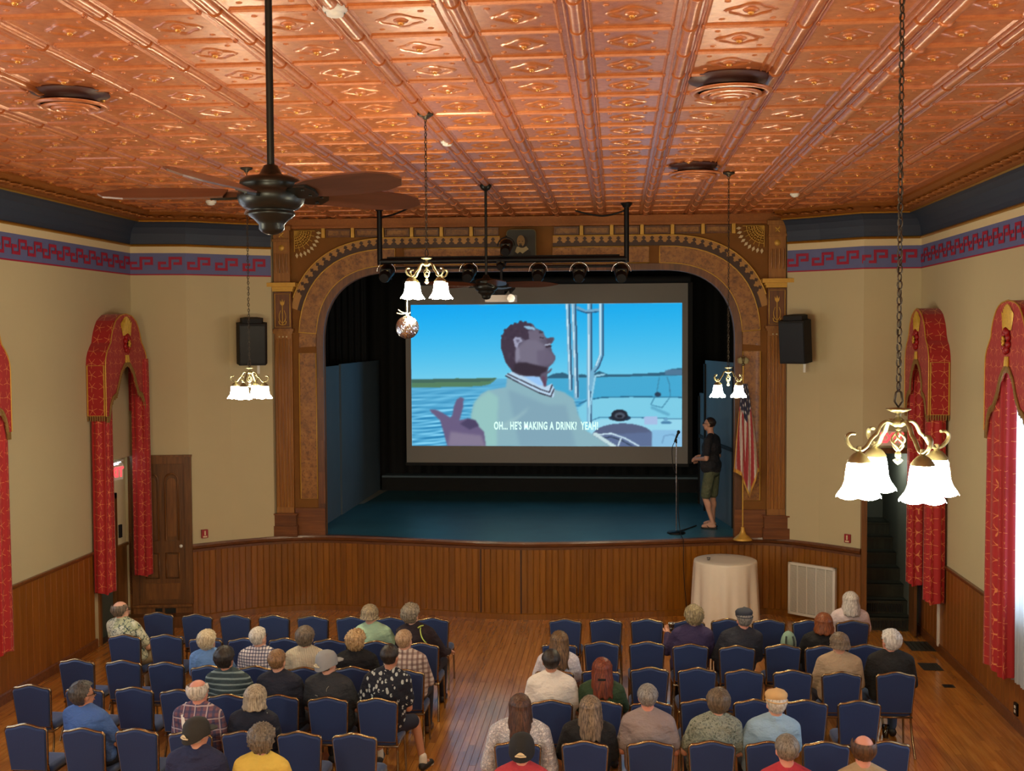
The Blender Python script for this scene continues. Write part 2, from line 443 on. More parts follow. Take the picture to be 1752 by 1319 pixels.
# beadboard wainscot ----------------------------------------------------
def bead_mesh(w, h, mat, nm='beadboard'):
    m = MB(); a = w / 2; c = 0.004
    m.prism([(-a, 0), (a, 0), (a, -0.012), (a - c, -0.016), (-a + 0.016, -0.016), (-a + 0.013, -0.011), (-a + 0.009, -0.016), (-a + c, -0.016), (-a, -0.010)], 0, h, 'z')
    return m.mesh(nm, mat)
def beads(path, parent, z0, z1, w, me, rise=None, skip=None):
    L = arc_len(path); n = int(L[-1] / w)
    for k in range(n):
        s = (k + 0.5) * L[-1] / n
        p, d = on_path(path, L, s)
        if skip and skip(p): continue
        o = link('beadboard', me, parent, (p.x, p.y, z0), math.atan2(d.y, d.x))
        o.scale = (L[-1] / n / w, 1, 1)
hL, hR = 1.38, 1.27
bmL = bead_mesh(0.16, hL, M_BEADY); bmR = bead_mesh(0.16, hR, M_BEADY); bmS = bead_mesh(0.098, 1.06, M_BEAD)
# path directions chosen so that the board face (-local y) looks into the room
beads([(XL, 4.0, 0), (XL, 15.86, 0)][::-1][::-1], LW, 0, 0, 0.16, bmL) if False else None
WL = structE('trim_1'); WL['kind'] = 'structure'
for k in range(int((15.86 - 3.0) / 0.16)):
    link('beadboard', bmL, WL, (XL, 3.08 + k * 0.16, 0.0), PI / 2)
WR = structE('trim_2')
for k in range(int((17.6 - 3.0) / 0.16)):
    link('beadboard', bmR, WR, (XR, 3.08 + k * 0.16, 0.0), -PI / 2)
def sweep(path, prof, closed_prof=True, mi=0, side=1):
    """prof: list of (offset into the room, z); path in plan, room on the side*right of travel"""
    mb = MB(); n = len(path); P = [V((p[0], p[1], 0)) for p in path]; vs = []
    for i, p in enumerate(P):
        ns = []
        if i > 0: d = (P[i] - P[i - 1]).normalized(); ns.append(V((d.y, -d.x, 0)) * side)
        if i < n - 1: d = (P[i + 1] - P[i]).normalized(); ns.append(V((d.y, -d.x, 0)) * side)
        m = sum(ns, V((0, 0, 0))).normalized(); k = 1 / max(0.4, m.dot(ns[0]))
        for (d0, z) in prof: q = p + m * d0 * k; vs.append(V((q.x, q.y, z)))
    q = len(prof); fs = []
    for i in range(n - 1):
        for j in range(q if closed_prof else q - 1):
            j2 = (j + 1) % q; fs.append((i * q + j, (i + 1) * q + j, (i + 1) * q + j2, i * q + j2))
    mb.add(vs, fs, mi)
    if closed_prof: mb.add(vs, [tuple(range(q)), tuple(range((n - 1) * q, n * q))[::-1]], mi)
    return mb
LPATH = [(XL, YB), (XL, 17.28)] + LP[1:]
RPATH = RP[:3] + [(XR, 17.66), (XR, YB)]
railp = lambda z: [(0, z - 0.05), (0.03, z - 0.05), (0.045, z - 0.02), (0.045, z), (0, z)]
struct('trim_3', sweep([(XL, YB), (XL, 15.86)], railp(1.43)), M_RAIL)
struct('trim_4', sweep([(XR, 17.6), (XR, YB)], railp(1.31)), M_RAIL)
struct('baseboard_left', sweep([(XL, YB), (XL, 15.86)], [(0, 0), (0.03, 0), (0.03, 0.12), (0.02, 0.14), (0, 0.14)]), M_RAIL)
struct('baseboard_right', sweep([(XR, 17.6), (XR, YB)], [(0, 0), (0.03, 0), (0.03, 0.12), (0.02, 0.14), (0, 0.14)]), M_RAIL)

# cornice, cove and painted frieze
TR = {}
def both(name_n, prof, mat, closed=True):
    a = sweep(LPATH, prof, closed); b = sweep(RPATH, prof, closed)
    a.add(b.v, b.f); o = struct('trim_%d' % name_n, a, mat); return o
both(5, [(0.0, 5.52), (0.004, 5.52), (0.004, 5.85), (0, 5.85)], M_LILAC)
both(6, [(0.0, 5.505), (0.006, 5.505), (0.006, 5.525), (0, 5.525)], M_KEYRED)
both(7, [(0.0, 5.85), (0.008, 5.85), (0.008, 5.96), (0, 5.96)], M_CREAM)
both(8, [(0.0, 5.95), (0.035, 5.95), (0.045, 5.965), (0.035, 5.985), (0.01, 5.99), (0, 5.99)], M_GOLD)
cov = [(0.01, 5.985), (0.015, 6.06), (0.04, 6.15), (0.09, 6.24), (0.16, 6.30), (0.22, 6.325), (0.22, 6.5), (0.0, 6.5)]
both(9, cov, M_NAVY)
both(10, [(0.215, 6.32), (0.235, 6.315), (0.245, 6.335), (0.22, 6.35)], M_GOLD)
oc = both(11, [(0.23, 6.335), (0.30, 6.35), (0.36, 6.38), (0.46, 6.405), (0.52, 6.44), (0.52, 6.5), (0.23, 6.5)], M_COVEBROWN)
# leaf lumps along the gilt cornice
lm = MB(); lm.ell((0, 0, 0), (0.05, 0.09, 0.022), seg=8, rings=5); lme = lm.mesh('cornice_leaf', M_COVEBROWN)
lump = MB()
for path in (LPATH, RPATH):
    L = arc_len(path); s = 0
    while s < L[-1]:
        p, d = on_path(path, L, s); n = V((d.y, -d.x, 0)); q = p + n * 0.38
        if q.y > 5.2:
            M = Matrix.Translation((q.x, q.y, 6.372)) @ Matrix.Rotation(math.atan2(d.y, d.x) + 0.5 * (1 if int(s / 0.14) % 2 else -1), 4, 'Z')
            e = MB(); e.ell((0, 0, 0), (0.05, 0.1, 0.02), seg=6, rings=4); lump.add([M @ V(x) for x in e.v], e.f, 0, True)
        s += 0.14
o = obj('leaf_moulding', lump, M_COVEBROWN, oc); o['kind'] = 'stuff'
# Greek key stencil
key = MB()
unit = [(.215, .105), (.305, .105), (.305, .19), (.14, .19), (.14, .03), (-.025, .03), (-.025, .115), (.06, .115)]
def key_band(path):
    L = arc_len(path); W = 0.385; n = int(L[-1] / W); hw = 0.021
    for k in range(n):
        s0 = k * L[-1] / n + 0.03
        for ui, (a, b) in enumerate(zip(unit[:-1], unit[1:])):
            a, b = list(a), list(b); ax = 0 if abs(a[0] - b[0]) > 1e-6 else 1; sg_ = 1 if b[ax] > a[ax] else -1
            a[ax] += sg_ * (hw if ui else -hw); b[ax] += sg_ * hw; o_ = 1 - ax
            s1, s2 = sorted((a[0], b[0])); z1, z2 = sorted((a[1], b[1]))
            if o_ == 0: s1 -= hw; s2 += hw
            else: z1 -= hw; z2 += hw
            q = []
            for ss, zz in ((s1, z1), (s2, z1), (s2, z2), (s1, z2)):
                p, d = on_path(path, L, min(max(s0 + ss, 0), L[-1])); nn = V((d.y, -d.x, 0)); p = p + nn * 0.012
                q.append(V((p.x, p.y, 5.58 + zz)))
            if q[0].y > 5: key.add([V((a.x, a.y, a.z)) for a in q], [(0, 1, 2, 3)])
key_band(LPATH[:2]); key_band(LPATH[1:]); key_band(RPATH[:4]); key_band(RPATH[3:])
o = struct('trim_12', key, M_KEYRED)

# ceiling -------------------------------------------------------------
mb = MB(); mb.box(XL - 0.2, XR + 0.2, YB - 0.2, 18.8, 6.475, 6.6); CE = struct('ceiling', mb, plain('ceiling_backing', srgb(120, 60, 30), 0.6))
PWX, PWY = 0.7075, 0.662
def tin_panel(double=False):
    m = MB(); hx, hy = PWX / 2, PWY / 2
    # local: x across, y along the hall, -z faces the room. band (roll) sits on the x = -hx side
    def strip(x0, x1, y0, y1, z): m.add([(x0, y0, z), (x0, y1, z), (x1, y1, z), (x1, y0, z)], [(0, 1, 2, 3)])
    strip(-hx, hx, -hy, hy, 0)
    # coffer step: border ring lower, centre raised
    bx0, bx1, by = -hx + 0.145, hx - 0.03, hy - 0.03
    def ringstep(x0, x1, y, z0, w, z1):
        o_ = [(x0, -y), (x1, -y), (x1, y), (x0, y)]; i_ = [(x0 + w, -y + w), (x1 - w, -y + w), (x1 - w, y - w), (x0 + w, y - w)]
        vs = [V((a, b, z0)) for a, b in o_] + [V((a, b, z1)) for a, b in i_]
        m.add(vs, [(k, (k + 1) % 4, (k + 1) % 4 + 4, k + 4) for k in range(4)])
    ringstep(bx0, bx1, by, 0, 0.012, -0.012); ringstep(bx0 + 0.012, bx1 - 0.012, by - 0.012, -0.012, 0.014, 0.0)
    # roll along the hall with collars
    def roll(xc, r, h, y0, y1, k=6):
        vs = []
        for y in (y0, y1):
            for i in range(k + 1):
                a = PI * i / k; vs.append(V((xc + r * math.cos(a), y, -h * math.sin(a))))
        m.add(vs, [(i, i + 1, k + 2 + i, k + 1 + i) for i in range(k)], 0, True)
        m.add(vs, [tuple(range(k + 1)), tuple(range(2 * k + 1, k, -1))])
    xr = -hx + 0.07
    roll(xr, 0.042, 0.036, -hy + 0.04, hy - 0.04); roll(xr, 0.052, 0.045, -hy, -hy + 0.022); roll(xr, 0.052, 0.045, hy - 0.022, hy); roll(xr, 0.036, 0.03, -hy, hy, 4)
    for xx in (-hx + 0.006, -hx + 0.134): roll(xx, 0.008, 0.014, -hy, hy, 3)
    # cross beads
    def xbead(y, r, h, x0, x1):
        vs = [V((x, y + dy, z)) for x in (x0, x1) for dy, z in ((-r, 0), (-r * .5, -h), (r * .5, -h), (r, 0))]
        m.add(vs, [(0, 4, 5, 1), (1, 5, 6, 2), (2, 6, 7, 3), (0, 1, 2, 3), (7, 6, 5, 4)])
    for y in (-hy + 0.009, hy - 0.009): xbead(y, 0.009, 0.02, bx0 + 0.02, bx1 - 0.02)
    # corner blocks and centre knops on the beads
    for sx in (bx0 + 0.008, bx1 - 0.008):
        for sy in (-1, 1): m.ell((sx, sy * (hy - 0.02), 0), (0.014, 0.014, 0.018), seg=6, rings=4)
    # quatrefoil rosette
    cx = (bx0 + bx1) / 2; N = 24; vs = []
    for rr, zz in ((0.86, 0), (1.0, -0.012), (1.14, 0)):
        for i in range(N):
            a = 2 * PI * i / N; R = 1 + 0.16 * math.cos(4 * a); vs.append(V((cx + rr * R * 0.125 * math.cos(a), rr * R * 0.12 * math.sin(a), zz)))
    m.add(vs, [(j * N + i, j * N + (i + 1) % N, (j + 1) * N + (i + 1) % N, (j + 1) * N + i) for j in range(2) for i in range(N)], 0, True)
    m.ell((cx, 0, 0), (0.05, 0.05, 0.02), seg=10, rings=6); m.ell((cx, 0, -0.012), (0.024, 0.024, 0.022), seg=8, rings=6, mi=1)
    for sx in (-1, 1):
        for sy in (-1, 1): m.ell((cx + sx * 0.155, sy * 0.19, 0), (0.022, 0.022, 0.01), seg=6, rings=4)
    return m
M_BOSS = plain('boss_gilt', srgb(214, 150, 70), 0.25, metal=0.6)
tp = tin_panel(); tpm = tp.mesh('ceiling_panel', [M_COPPER, M_BOSS])
BX0 = -0.245 - 0.07
cols = [BX0 + PWX * (k + 0.5) for k in range(-10, 7)]
rows = [6.68 + PWY * (k + 0.5) for k in range(-15, 18)]
cells = []
for cx in cols:
    for cy in rows:
        if cx - PWX / 2 < XL + 0.1 or cx + PWX / 2 > XR - 0.02 or cy > 18.4 or cy < YB + 0.3: continue
        if cx < -5.5 and cy > 17.6 or cx > 2.7 and cy > 17.7: continue
        cells.append((cx, cy))
vis = sorted([c for c in cells if c[1] > 5.9 and abs((c[0] + 0.5) / c[1]) < 0.62 + 0], key=lambda c: c[1])[:296]
vs_ = set(vis); far = MB()
for c in cells:
    if c in vs_: link('ceiling_panel', tpm, CE, (c[0], c[1], 6.47))
    elif c[1] > 4.5: far.add([(x + c[0], y + c[1], z + 6.47) for x, y, z in tp.v], tp.f)
o = obj('pressed_tin', far, M_COPPER, CE); o['kind'] = 'stuff'
mb = MB(); mb.box(XL, XR, YB, 18.5, 6.471, 6.474); obj('tin_border', mb, M_COPPER, CE)
# second roll beside the one right of the centre
mb = MB(); xc = 2.03
vs = []
for y in (5.0, 18.2):
    for i in range(7): a = PI * i / 6; vs.append(V((xc + .05 * math.cos(a), y, 6.47 - .04 * math.sin(a))))
mb.add(vs, [(i, i + 1, 8 + i, 7 + i) for i in range(6)], 0, True)
for k in range(20):
    y = 5.2 + k * PWY + 0.16
    mb.ell((xc, y, 6.465), (0.062, 0.018, 0.05), seg=8, rings=5)
obj('tin_roll', mb, M_COPPER, CE)

# ------------------------------------------------------------------ stage platform
ST = structE('stage_platform')
poly = [(p.x, p.y) for p in SCURVE] + [(3.72, 18.9), (3.4, 24.6), (-6.4, 24.6), (-6.74, 18.9)]
mb = MB(); mb.prism(poly, 1.16, 1.235, 'z'); obj('stage_deck', mb, M_STAGE, ST)
pth = [(p.x, p.y) for p in SCURVE]
obj('stage_lip', sweep(pth, [(-0.05, 1.12), (0.02, 1.12), (0.02, 1.16), (0.05, 1.18), (0.06, 1.22), (0.05, 1.25), (-0.05, 1.25)]), M_RAIL, ST)
obj('stage_base_ledge', sweep(pth, [(-0.05, 0), (0.035, 0), (0.035, 0.09), (0.02, 0.1), (-0.05, 0.1)]), M_BEAD, ST)
obj('stage_skirt', vwall([(p.x, p.y + 0.01) for p in SCURVE], 0, 1.17, 0.05), M_RAIL, ST)
L = arc_len(pth); n = int(L[-1] / 0.098)
for k in range(n):
    p, d = on_path(pth, L, (k + 0.5) * L[-1] / n)
    o = link('beadboard', bmS, ST, (p.x, p.y, 0.09), math.atan2(d.y, d.x)); o.scale = (L[-1] / n / 0.098 * 0.985, 1, 1)
# joints of the removable middle panel
mb = MB()
for px in (823, 892):
    p = onY(px, 1000, 18.0); y = stage_y(p.x); mb.box(p.x - 0.01, p.x + 0.01, y - 0.024, y, 0.0, 1.12)
obj('panel_joint', mb, plain('joint_dark', srgb(50, 26, 10), 0.6), ST)

# stage house: black walls
mb = MB(); mb.box(-6.6, 3.6, 24.6, 24.75, 0, 6.5); mb.box(-6.75, -6.6, 18.6, 24.75, 0, 6.5); mb.box(3.5, 3.65, 18.9, 24.75, 0, 6.5)
mb.box(-6.75, 3.65, 18.85, 24.75, 6.48, 6.6)
struct('wall_stage_house', mb, M_BLACK)

# ------------------------------------------------------------------ proscenium
WS = structE('wall_stage'); AL = math.atan(0.028); WS.location = (-1.455, 18.5, 0); WS.rotation_euler = (0, 0, AL)
HW, TZ = 3.345, 5.57
def arch(off, z0=1.25, n=16):
    w = HW + off; t = TZ + off * 0.93; rx, ry = 1.2 + off, 1.19 + off; pts = []
    for k in range(n + 1):
        a = PI / 2 * k / n; c, s_ = math.cos(a) ** (2 / 2.5), math.sin(a) ** (2 / 2.5)
        pts.append((-(w - rx) - rx * c, t - ry + ry * s_))
    pts = [(-w, z0)] + [(-w, z0 + (t - ry - z0) * j / 6) for j in range(1, 6)] + pts
    mid = [((w - rx) * (2 * j / 10 - 1), t) for j in range(1, 10)]
    return pts + mid + [(-x, z) for x, z in reversed(pts)]
def strip2(o0, o1, d0, d1, keep=None, mi=0, mb=None, edge=True):
    """band of the arch between two offsets, proud of the wall by d0 (inner) and d1 (outer)"""
    mb = mb or MB(); A, B = arch(o0), arch(o1)
    for i in range(len(A) - 1):
        m = ((A[i][0] + A[i + 1][0]) / 2, (A[i][1] + A[i + 1][1]) / 2)
        if keep and not keep(*m): continue
        q = [V((A[i][0], -d0, A[i][1])), V((A[i + 1][0], -d0, A[i + 1][1])), V((B[i + 1][0], -d1, B[i + 1][1])), V((B[i][0], -d1, B[i][1]))]
        b = [V((p.x, 0.0, p.z)) for p in q]
        mb.add(q + b, [(0, 1, 2, 3), (0, 4, 5, 1), (3, 2, 6, 7), (0, 3, 7, 4), (1, 5, 6, 2)], mi)
    return mb
# field
out = arch(0.0); H = 6.44; W2 = HW + 0.8
fld = MB()
poly = [(-W2, 1.25)] + [(-HW, 1.25)] + out[1:-1] + [(HW, 1.25), (W2, 1.25), (W2, H), (-W2, H)]
def ring_fill(A, x, top, d):
    m = MB()
    B = []
    for (u, z) in A:
        if z < TZ - 1.19: B.append((math.copysign(x, u), z))
        else:
            t = min(1, (z - (TZ - 1.19)) / 1.19); f = abs(u) / HW
            if abs(u) > HW - 1.2:
                a = math.atan2(z - (TZ - 1.19), abs(u) - (HW - 1.2)); B.append((math.copysign(x if a < PI / 4 else HW - 1.2 + (x - HW + 1.2) * math.tan(PI / 2 - a), u), (TZ - 1.19) + (top - TZ + 1.19) * math.tan(a) if a < PI / 4 else top))
            else: B.append((u, top))
    for i in range(len(A) - 1):
        m.add([V((A[i][0], -d, A[i][1])), V((A[i + 1][0], -d, A[i + 1][1])), V((B[i + 1][0], -d, B[i + 1][1])), V((B[i][0], -d, B[i][1]))], [(0, 1, 2, 3)])
        m.add([V((A[i][0], -d, A[i][1])), V((A[i + 1][0], -d, A[i + 1][1])), V((A[i + 1][0], 0.12, A[i + 1][1])), V((A[i][0], 0.12, A[i][1]))], [(3, 2, 1, 0)])
        m.add([V((A[i][0], 0.12, A[i][1])), V((A[i + 1][0], 0.12, A[i + 1][1])), V((B[i + 1][0], 0.12, B[i + 1][1])), V((B[i][0], 0.12, B[i][1]))], [(3, 2, 1, 0)])
    return m
fld = ring_fill(arch(0), W2, H, 0.0); obj('arch_wall', fld, M_FIELD, WS)
obj('arch_bead', strip2(0.0, 0.115, 0.03, 0.03), M_WOODP, WS)
LOW = lambda u, z: z < 4.27 and z > 1.8
CORN = lambda u, z: z > 4.42 and abs(u) > 2.1
TOPL = lambda u, z: z > 5 and -2.0 < u < -0.42
TOPR = lambda u, z: z > 5 and 0.42 < u < 2.0
for side in (-1, 1):
    for kp in (LOW, CORN):
        k2 = (lambda kp, side: (lambda u, z: kp(u, z) and u * side > 0))(kp, side)
        if kp is LOW:
            m = MB(); u0, u1 = sorted((side * (HW + 0.13), side * (HW + 0.41))); m.box(u0, u1, -0.012, 0, 1.85, 4.26); obj('burl_panel', m, M_BURL, WS)
            m = MB(); m.tube([(u0, -0.02, 1.85), (u1, -0.02, 1.85), (u1, -0.02, 4.26), (u0, -0.02, 4.26)], 0.011, 5, closed=True); obj('gilt_edge', m, M_GOLDP, WS)
        else:
            obj('burl_panel', strip2(0.13, 0.41, 0.012, 0.012, k2), M_BURL, WS)
            for oo in (0.125, 0.415):
                pts = [V((u, -0.02, z)) for u, z in arch(oo) if z > 4.40 and abs(u) > 2.05 and u * side > 0]
                if oo == 0.125: pa = pts
            A1 = [V((u, -0.02, z)) for u, z in arch(0.125) if z > 4.38 and abs(u) > 2.05 and u * side > 0]
            A2 = [V((u, -0.02, z)) for u, z in arch(0.415) if z > 4.38 and abs(u) > 2.05 and u * side > 0]
            m = MB(); m.tube(A1 + A2[::-1], 0.011, 5, closed=True); obj('gilt_edge', m, M_GOLDP, WS)
t0, t1 = TZ + 0.12, TZ + 0.385
for (u0, u1) in ((-2.0, -0.42), (0.42, 1.98)):
    m = MB(); m.box(u0, u1, -0.012, 0, t0, t1); obj('burl_panel', m, M_BURL, WS)
    m = MB(); m.tube([(u0, -0.02, t0), (u1, -0.02, t0), (u1, -0.02, t1), (u0, -0.02, t1)], 0.01, 5, closed=True); obj('gilt_edge', m, M_GOLDP, WS)
KEEPT = lambda u, z: z > 4.9 and abs(u) > 0.40 and abs(u) < HW + 0.46
M_TAN = plain('diamond_tan', srgb(176, 128, 66), 0.5, var=0.15)
M_DKBR = plain('diamond_dark', srgb(60, 34, 20), 0.5)
obj('scallop_band', strip2(0.425, 0.485, 0.028, 0.028, KEEPT), M_DKBR, WS)
obj('diamond_band', strip2(0.485, 0.595, 0.026, 0.026, KEEPT), M_TAN, WS)
m = MB(); A = arch(0.605, n=24)
for side in (-1, 1):
    pts = [V((u, -0.035, z)) for u, z in A if z > 4.9 and u * side > 0.35 and abs(u) < HW + 0.5]
    m.tube(pts, 0.012, 5)
obj('gilt_edge', m, M_GOLDP, WS)
dm = MB(); A = [V((u, z, 0)) for u, z in arch(0.555, n=40)]; la = [0]
for a, b in zip(A[:-1], A[1:]): la.append(la[-1] + (b - a).length)
s = 0.0
while s < la[-1]:
    for i in range(len(la) - 1):
        if la[i] <= s <= la[i + 1]: break
    p = A[i].lerp(A[i + 1], (s - la[i]) / max(1e-6, la[i + 1] - la[i])); d = (A[i + 1] - A[i]).normalized(); nn = V((-d.y, d.x, 0))
    if p.y > 4.9 and 0.42 < abs(p.x) < HW + 0.44:
        q = [p + d * 0.036, p + nn * 0.036, p - d * 0.036, p - nn * 0.036]
        dm.add([V((a.x, -0.034, a.y)) for a in q], [(0, 1, 2, 3)])
        e = p + nn * -0.075; q = [e + (d * math.cos(t) + nn * math.sin(t)) * 0.05 for t in [PI * j / 5 for j in range(6)]]
        dm.add([V((a.x, -0.033, a.y)) for a in q], [tuple(range(6))])
    s += 0.135
o = obj('diamond_inlay', dm, M_DKBR, WS); o['kind'] = 'stuff'
# coffers along the top, bracket blocks between
for side in (-1, 1):
    for k in range(6):
        u0 = side * (0.45 + k * 0.485); u1 = side * (0.45 + k * 0.485 + 0.40); a, b = sorted((u0, u1))
        m = MB(); m.box(a, b, -0.05, 0, 6.15, 6.17); m.box(a, b, -0.05, 0, 6.255, 6.28); m.box(a, a + 0.02, -0.05, 0, 6.17, 6.255); m.box(b - 0.02, b, -0.05, 0, 6.17, 6.255)
        m.box(a + 0.02, b - 0.02, -0.012, 0, 6.17, 6.255, 1)
        obj('coffer', m, [M_WOODP, M_BURL], WS)
        c = u1 + side * 0.042; m = MB(); m.box(c - 0.028, c + 0.028, -0.075, 0, 6.14, 6.3, 0); m.box(c - 0.02, c + 0.02, -0.09, 0, 6.2, 6.3, 0); obj('bracket', m, M_GOLDP, WS)
m = MB(); m.box(-W2 - 0.04, W2 + 0.04, -0.09, 0, 6.29, 6.33); m.box(-W2 - 0.02, W2 + 0.02, -0.06, 0, 6.33, 6.45); obj('head_moulding', m, M_COVEBROWN, WS)
# corner fans
for side in (-1, 1):
    m = MB(); cu, cz = side * (HW + 0.46), 6.26; S = -side
    for rr in (0.12, 0.2, 0.28):
        m.tube([V((cu + S * rr * math.cos(a), -0.03, cz - rr * math.sin(a))) for a in [PI / 2 * j / 8 for j in range(9)]], 0.008, 5)
    for j in range(7):
        a = PI / 2 * j / 6; m.tube([V((cu, -0.03, cz)), V((cu + S * 0.34 * math.cos(a), -0.03, cz - 0.34 * math.sin(a)))], 0.008, 5)
    for j in range(6):
        a = PI / 2 * (j + 0.5) / 6
        for rr in (0.16, 0.24): m.ell((cu + S * rr * math.cos(a), -0.03, cz - rr * math.sin(a)), (0.018, 0.01, 0.018), seg=6, rings=4)
    obj('fan_tracery', m, M_GOLDP, WS)
    m = MB()
    for j in range(9):
        a = PI / 2 * (j + 0.5) / 9; c = V((cu + S * 0.40 * math.cos(a), 0, cz - 0.40 * math.sin(a))); d = V((S * math.cos(a), 0, -math.sin(a))); e = V((d.z, 0, -d.x))
        m.add([V((p.x, -0.02, p.z)) for p in (c + d * 0.05, c + e * 0.025, c - d * 0.04, c - e * 0.025)], [(0, 1, 2, 3)])
    obj('fan_border', m, M_CREAM, WS)
# pilasters
def pilaster(side):
    P = empty('pilaster', (side * (HW + 0.655), 0, 0), 0, WS); hw = 0.145
    def part(nm, m, mat): return obj(nm, m, mat, P)
    m = MB(); m.box(-hw - 0.07, hw + 0.07, -0.19, 0, 1.25, 1.42); m.box(-hw - 0.05, hw + 0.05, -0.17, 0, 1.42, 1.6); m.box(-hw - 0.07, hw + 0.07, -0.19, 0, 1.6, 1.625); part('plinth', m, M_RAIL)
    m = MB(); m.box(-hw, hw, -0.09, 0, 1.625, 4.6)
    for k in range(5):
        c = -hw + 0.035 + k * (2 * hw - 0.07) / 4
        m.prism([(c - 0.02, -0.09), (c - 0.008, -0.108), (c + 0.008, -0.108), (c + 0.02, -0.09)], 1.72, 4.5, 'z')
    part('fluted_shaft', m, M_FLUTE)
    m = MB(); m.box(-hw - 0.04, hw + 0.04, -0.14, 0, 4.62, 4.66); m.box(-hw - 0.02, hw + 0.02, -0.12, 0, 4.58, 4.62); part('necking', m, M_FLUTE)
    m = MB()
    for c in (-0.06, 0, 0.06): m.ell((c, -0.1, 4.53), (0.014, 0.012, 0.014), seg=8, rings=5)
    part('gilt_studs', m, M_CREAM)
    m = MB(); m.box(-hw, hw, -0.10, 0, 4.66, 5.26); part('tulip_panel', m, M_WOODP)
    m = MB(); m.tube([(-hw + .02, -.105, 4.69), (hw - .02, -.105, 4.69), (hw - .02, -.105, 5.23), (-hw + .02, -.105, 5.23)], 0.008, 5, closed=True)
    m.tube([(0, -.11, 4.72), (0, -.11, 5.06)], 0.008, 5)
    for sx in (-1, 1):
        m.tube(crom([(0, -.11, 4.75), (sx * .045, -.11, 4.8), (sx * .055, -.11, 4.88), (sx * .03, -.11, 4.96)], 4), [0.008] * 6 + [0.006] * 7, 5)
        m.tube(crom([(0, -.11, 4.72), (sx * .05, -.11, 4.74), (sx * .06, -.11, 4.79)], 4), 0.009, 5)
        m.add([(0, -.112, 5.02), (sx * .035, -.112, 5.07), (sx * .038, -.112, 5.13), (sx * .015, -.112, 5.09), (0, -.112, 5.15)], [(0, 1, 2, 3, 4) if sx > 0 else (4, 3, 2, 1, 0)])
    part('gilt_tulip', m, M_GOLDP)
    m = MB(); m.box(-hw - 0.03, hw + 0.03, -0.12, 0, 5.27, 5.31); m.box(-hw - 0.05, hw + 0.05, -0.15, 0, 5.31, 5.345); m.box(-hw - 0.1, hw + 0.1, -0.22, 0, 5.345, 5.41); part('capital', m, M_GOLDP)
    m = MB(); m.box(-hw + .01, hw - .01, -0.12, 0, 5.41, 6.33)
    for k in range(4):
        c = -hw + 0.055 + k * 0.06; m.tube([(c, -.12, 5.57), (c, -.145, 5.7), (c, -.145, 5.88)], 0.014, 5)
    m.box(-hw, hw, -0.16, 0, 6.08, 6.12); m.box(-hw - 0.02, hw + .02, -0.17, 0, 6.26, 6.33); part('bracket_block', m, M_FLUTE)
    m = MB(); m.lathe([(0.0, 0.02), (0.02, 0.018), (0.045, 0.006), (0.05, 0)], 8, M=Matrix.Translation((0, -0.12, 5.98)) @ Matrix.Rotation(PI / 2, 4, 'X'))
    for a in range(4):
        c, s_ = math.cos(PI / 4 + a * PI / 2), math.sin(PI / 4 + a * PI / 2); m.tube([(0, -.125, 6.19), (c * .05, -.125, 6.19 + s_ * .05)], 0.012, 5)
    part('gilt_rosette', m, M_GOLDP)
pilaster(-1); pilaster(1)
# base block of the inner frame
for side in (-1, 1):
    a, b = sorted((side * HW, side * (HW + 0.5))); m = MB(); m.box(a, b, -0.05, 0, 1.25, 1.68); m.box(a, b, -0.06, 0, 1.68, 1.70); obj('frame_plinth', m, M_RAIL, WS)

# portrait plaque over the arch (a plain painted bust)
def wsp(px, py, d=0.0):
    p = onY(px, py, 18.5); return p
PLQ = thing('portrait_plaque', 'dark rounded plaque with a painted bust of a bearded man over the arch', 'plaque', (0, 0, 0))
pc = onY(892, 418, 18.35); PLQ.location = pc
m = MB(); hw, hh = 0.235, 0.235; outl = []
for (cx_, cz_, a0) in ((hw - .06, hh - .06, 0), (-hw + .06, hh - .06, PI / 2), (-hw + .03, -hh + .03, PI), (hw - .03, -hh + .03, 1.5 * PI)):
    r = 0.06 if cz_ > 0 else 0.03
    for j in range(5): outl.append((cx_ + r * math.cos(a0 + PI / 2 * j / 4), cz_ + r * math.sin(a0 + PI / 2 * j / 4)))
m.prism(outl, -0.03, 0.1, 'y'); obj('board', m, plain('plaque_dark', srgb(40, 42, 34), 0.5), PLQ)
m = MB(); m.tube([(a, -0.03, b) for a, b in outl], 0.008, 5, closed=True); obj('rim', m, M_BRASS, PLQ)
m = MB()
def blob(cx_, cz_, rx, rz, d, mi, n=14): m.add([(cx_ + rx * math.cos(2 * PI * j / n), -0.03 - d, cz_ + rz * math.sin(2 * PI * j / n)) for j in range(n)], [tuple(range(n))], mi)
m.add([(-.15, -.0305, -.22), (.17, -.0305, -.22), (.15, -.0305, -.11), (.03, -.0305, -.06), (-.09, -.0305, -.1)], [(0, 1, 2, 3, 4)], 3)
m.add([(-.10, -.032, -.12), (-.06, -.032, -.15), (-.02, -.032, -.12), (.02, -.032, -.15), (.12, -.032, -.08), (.07, -.032, -.02), (-.07, -.032, -.04)], [(0, 1, 2, 3, 4, 5, 6)], 0)
blob(.015, .04, .095, .10, 0.0025, 1); blob(-.005, .05, .065, .095, 0.0035, 2); blob(-.01, -.03, .03, .022, 0.0045, 1); blob(-.012, 0.002, .028, .008, .0045, 1)
blob(-.03, .045, .012, .005, .005, 1); blob(.022, .045, .012, .005, .005, 1)
obj('painted_bust', m, [plain('bust_collar', srgb(170, 160, 120), .6), plain('bust_hair', srgb(34, 26, 18), .6), plain('bust_skin', srgb(150, 120, 70), .6), plain('bust_coat', srgb(22, 22, 18), .6)], PLQ)

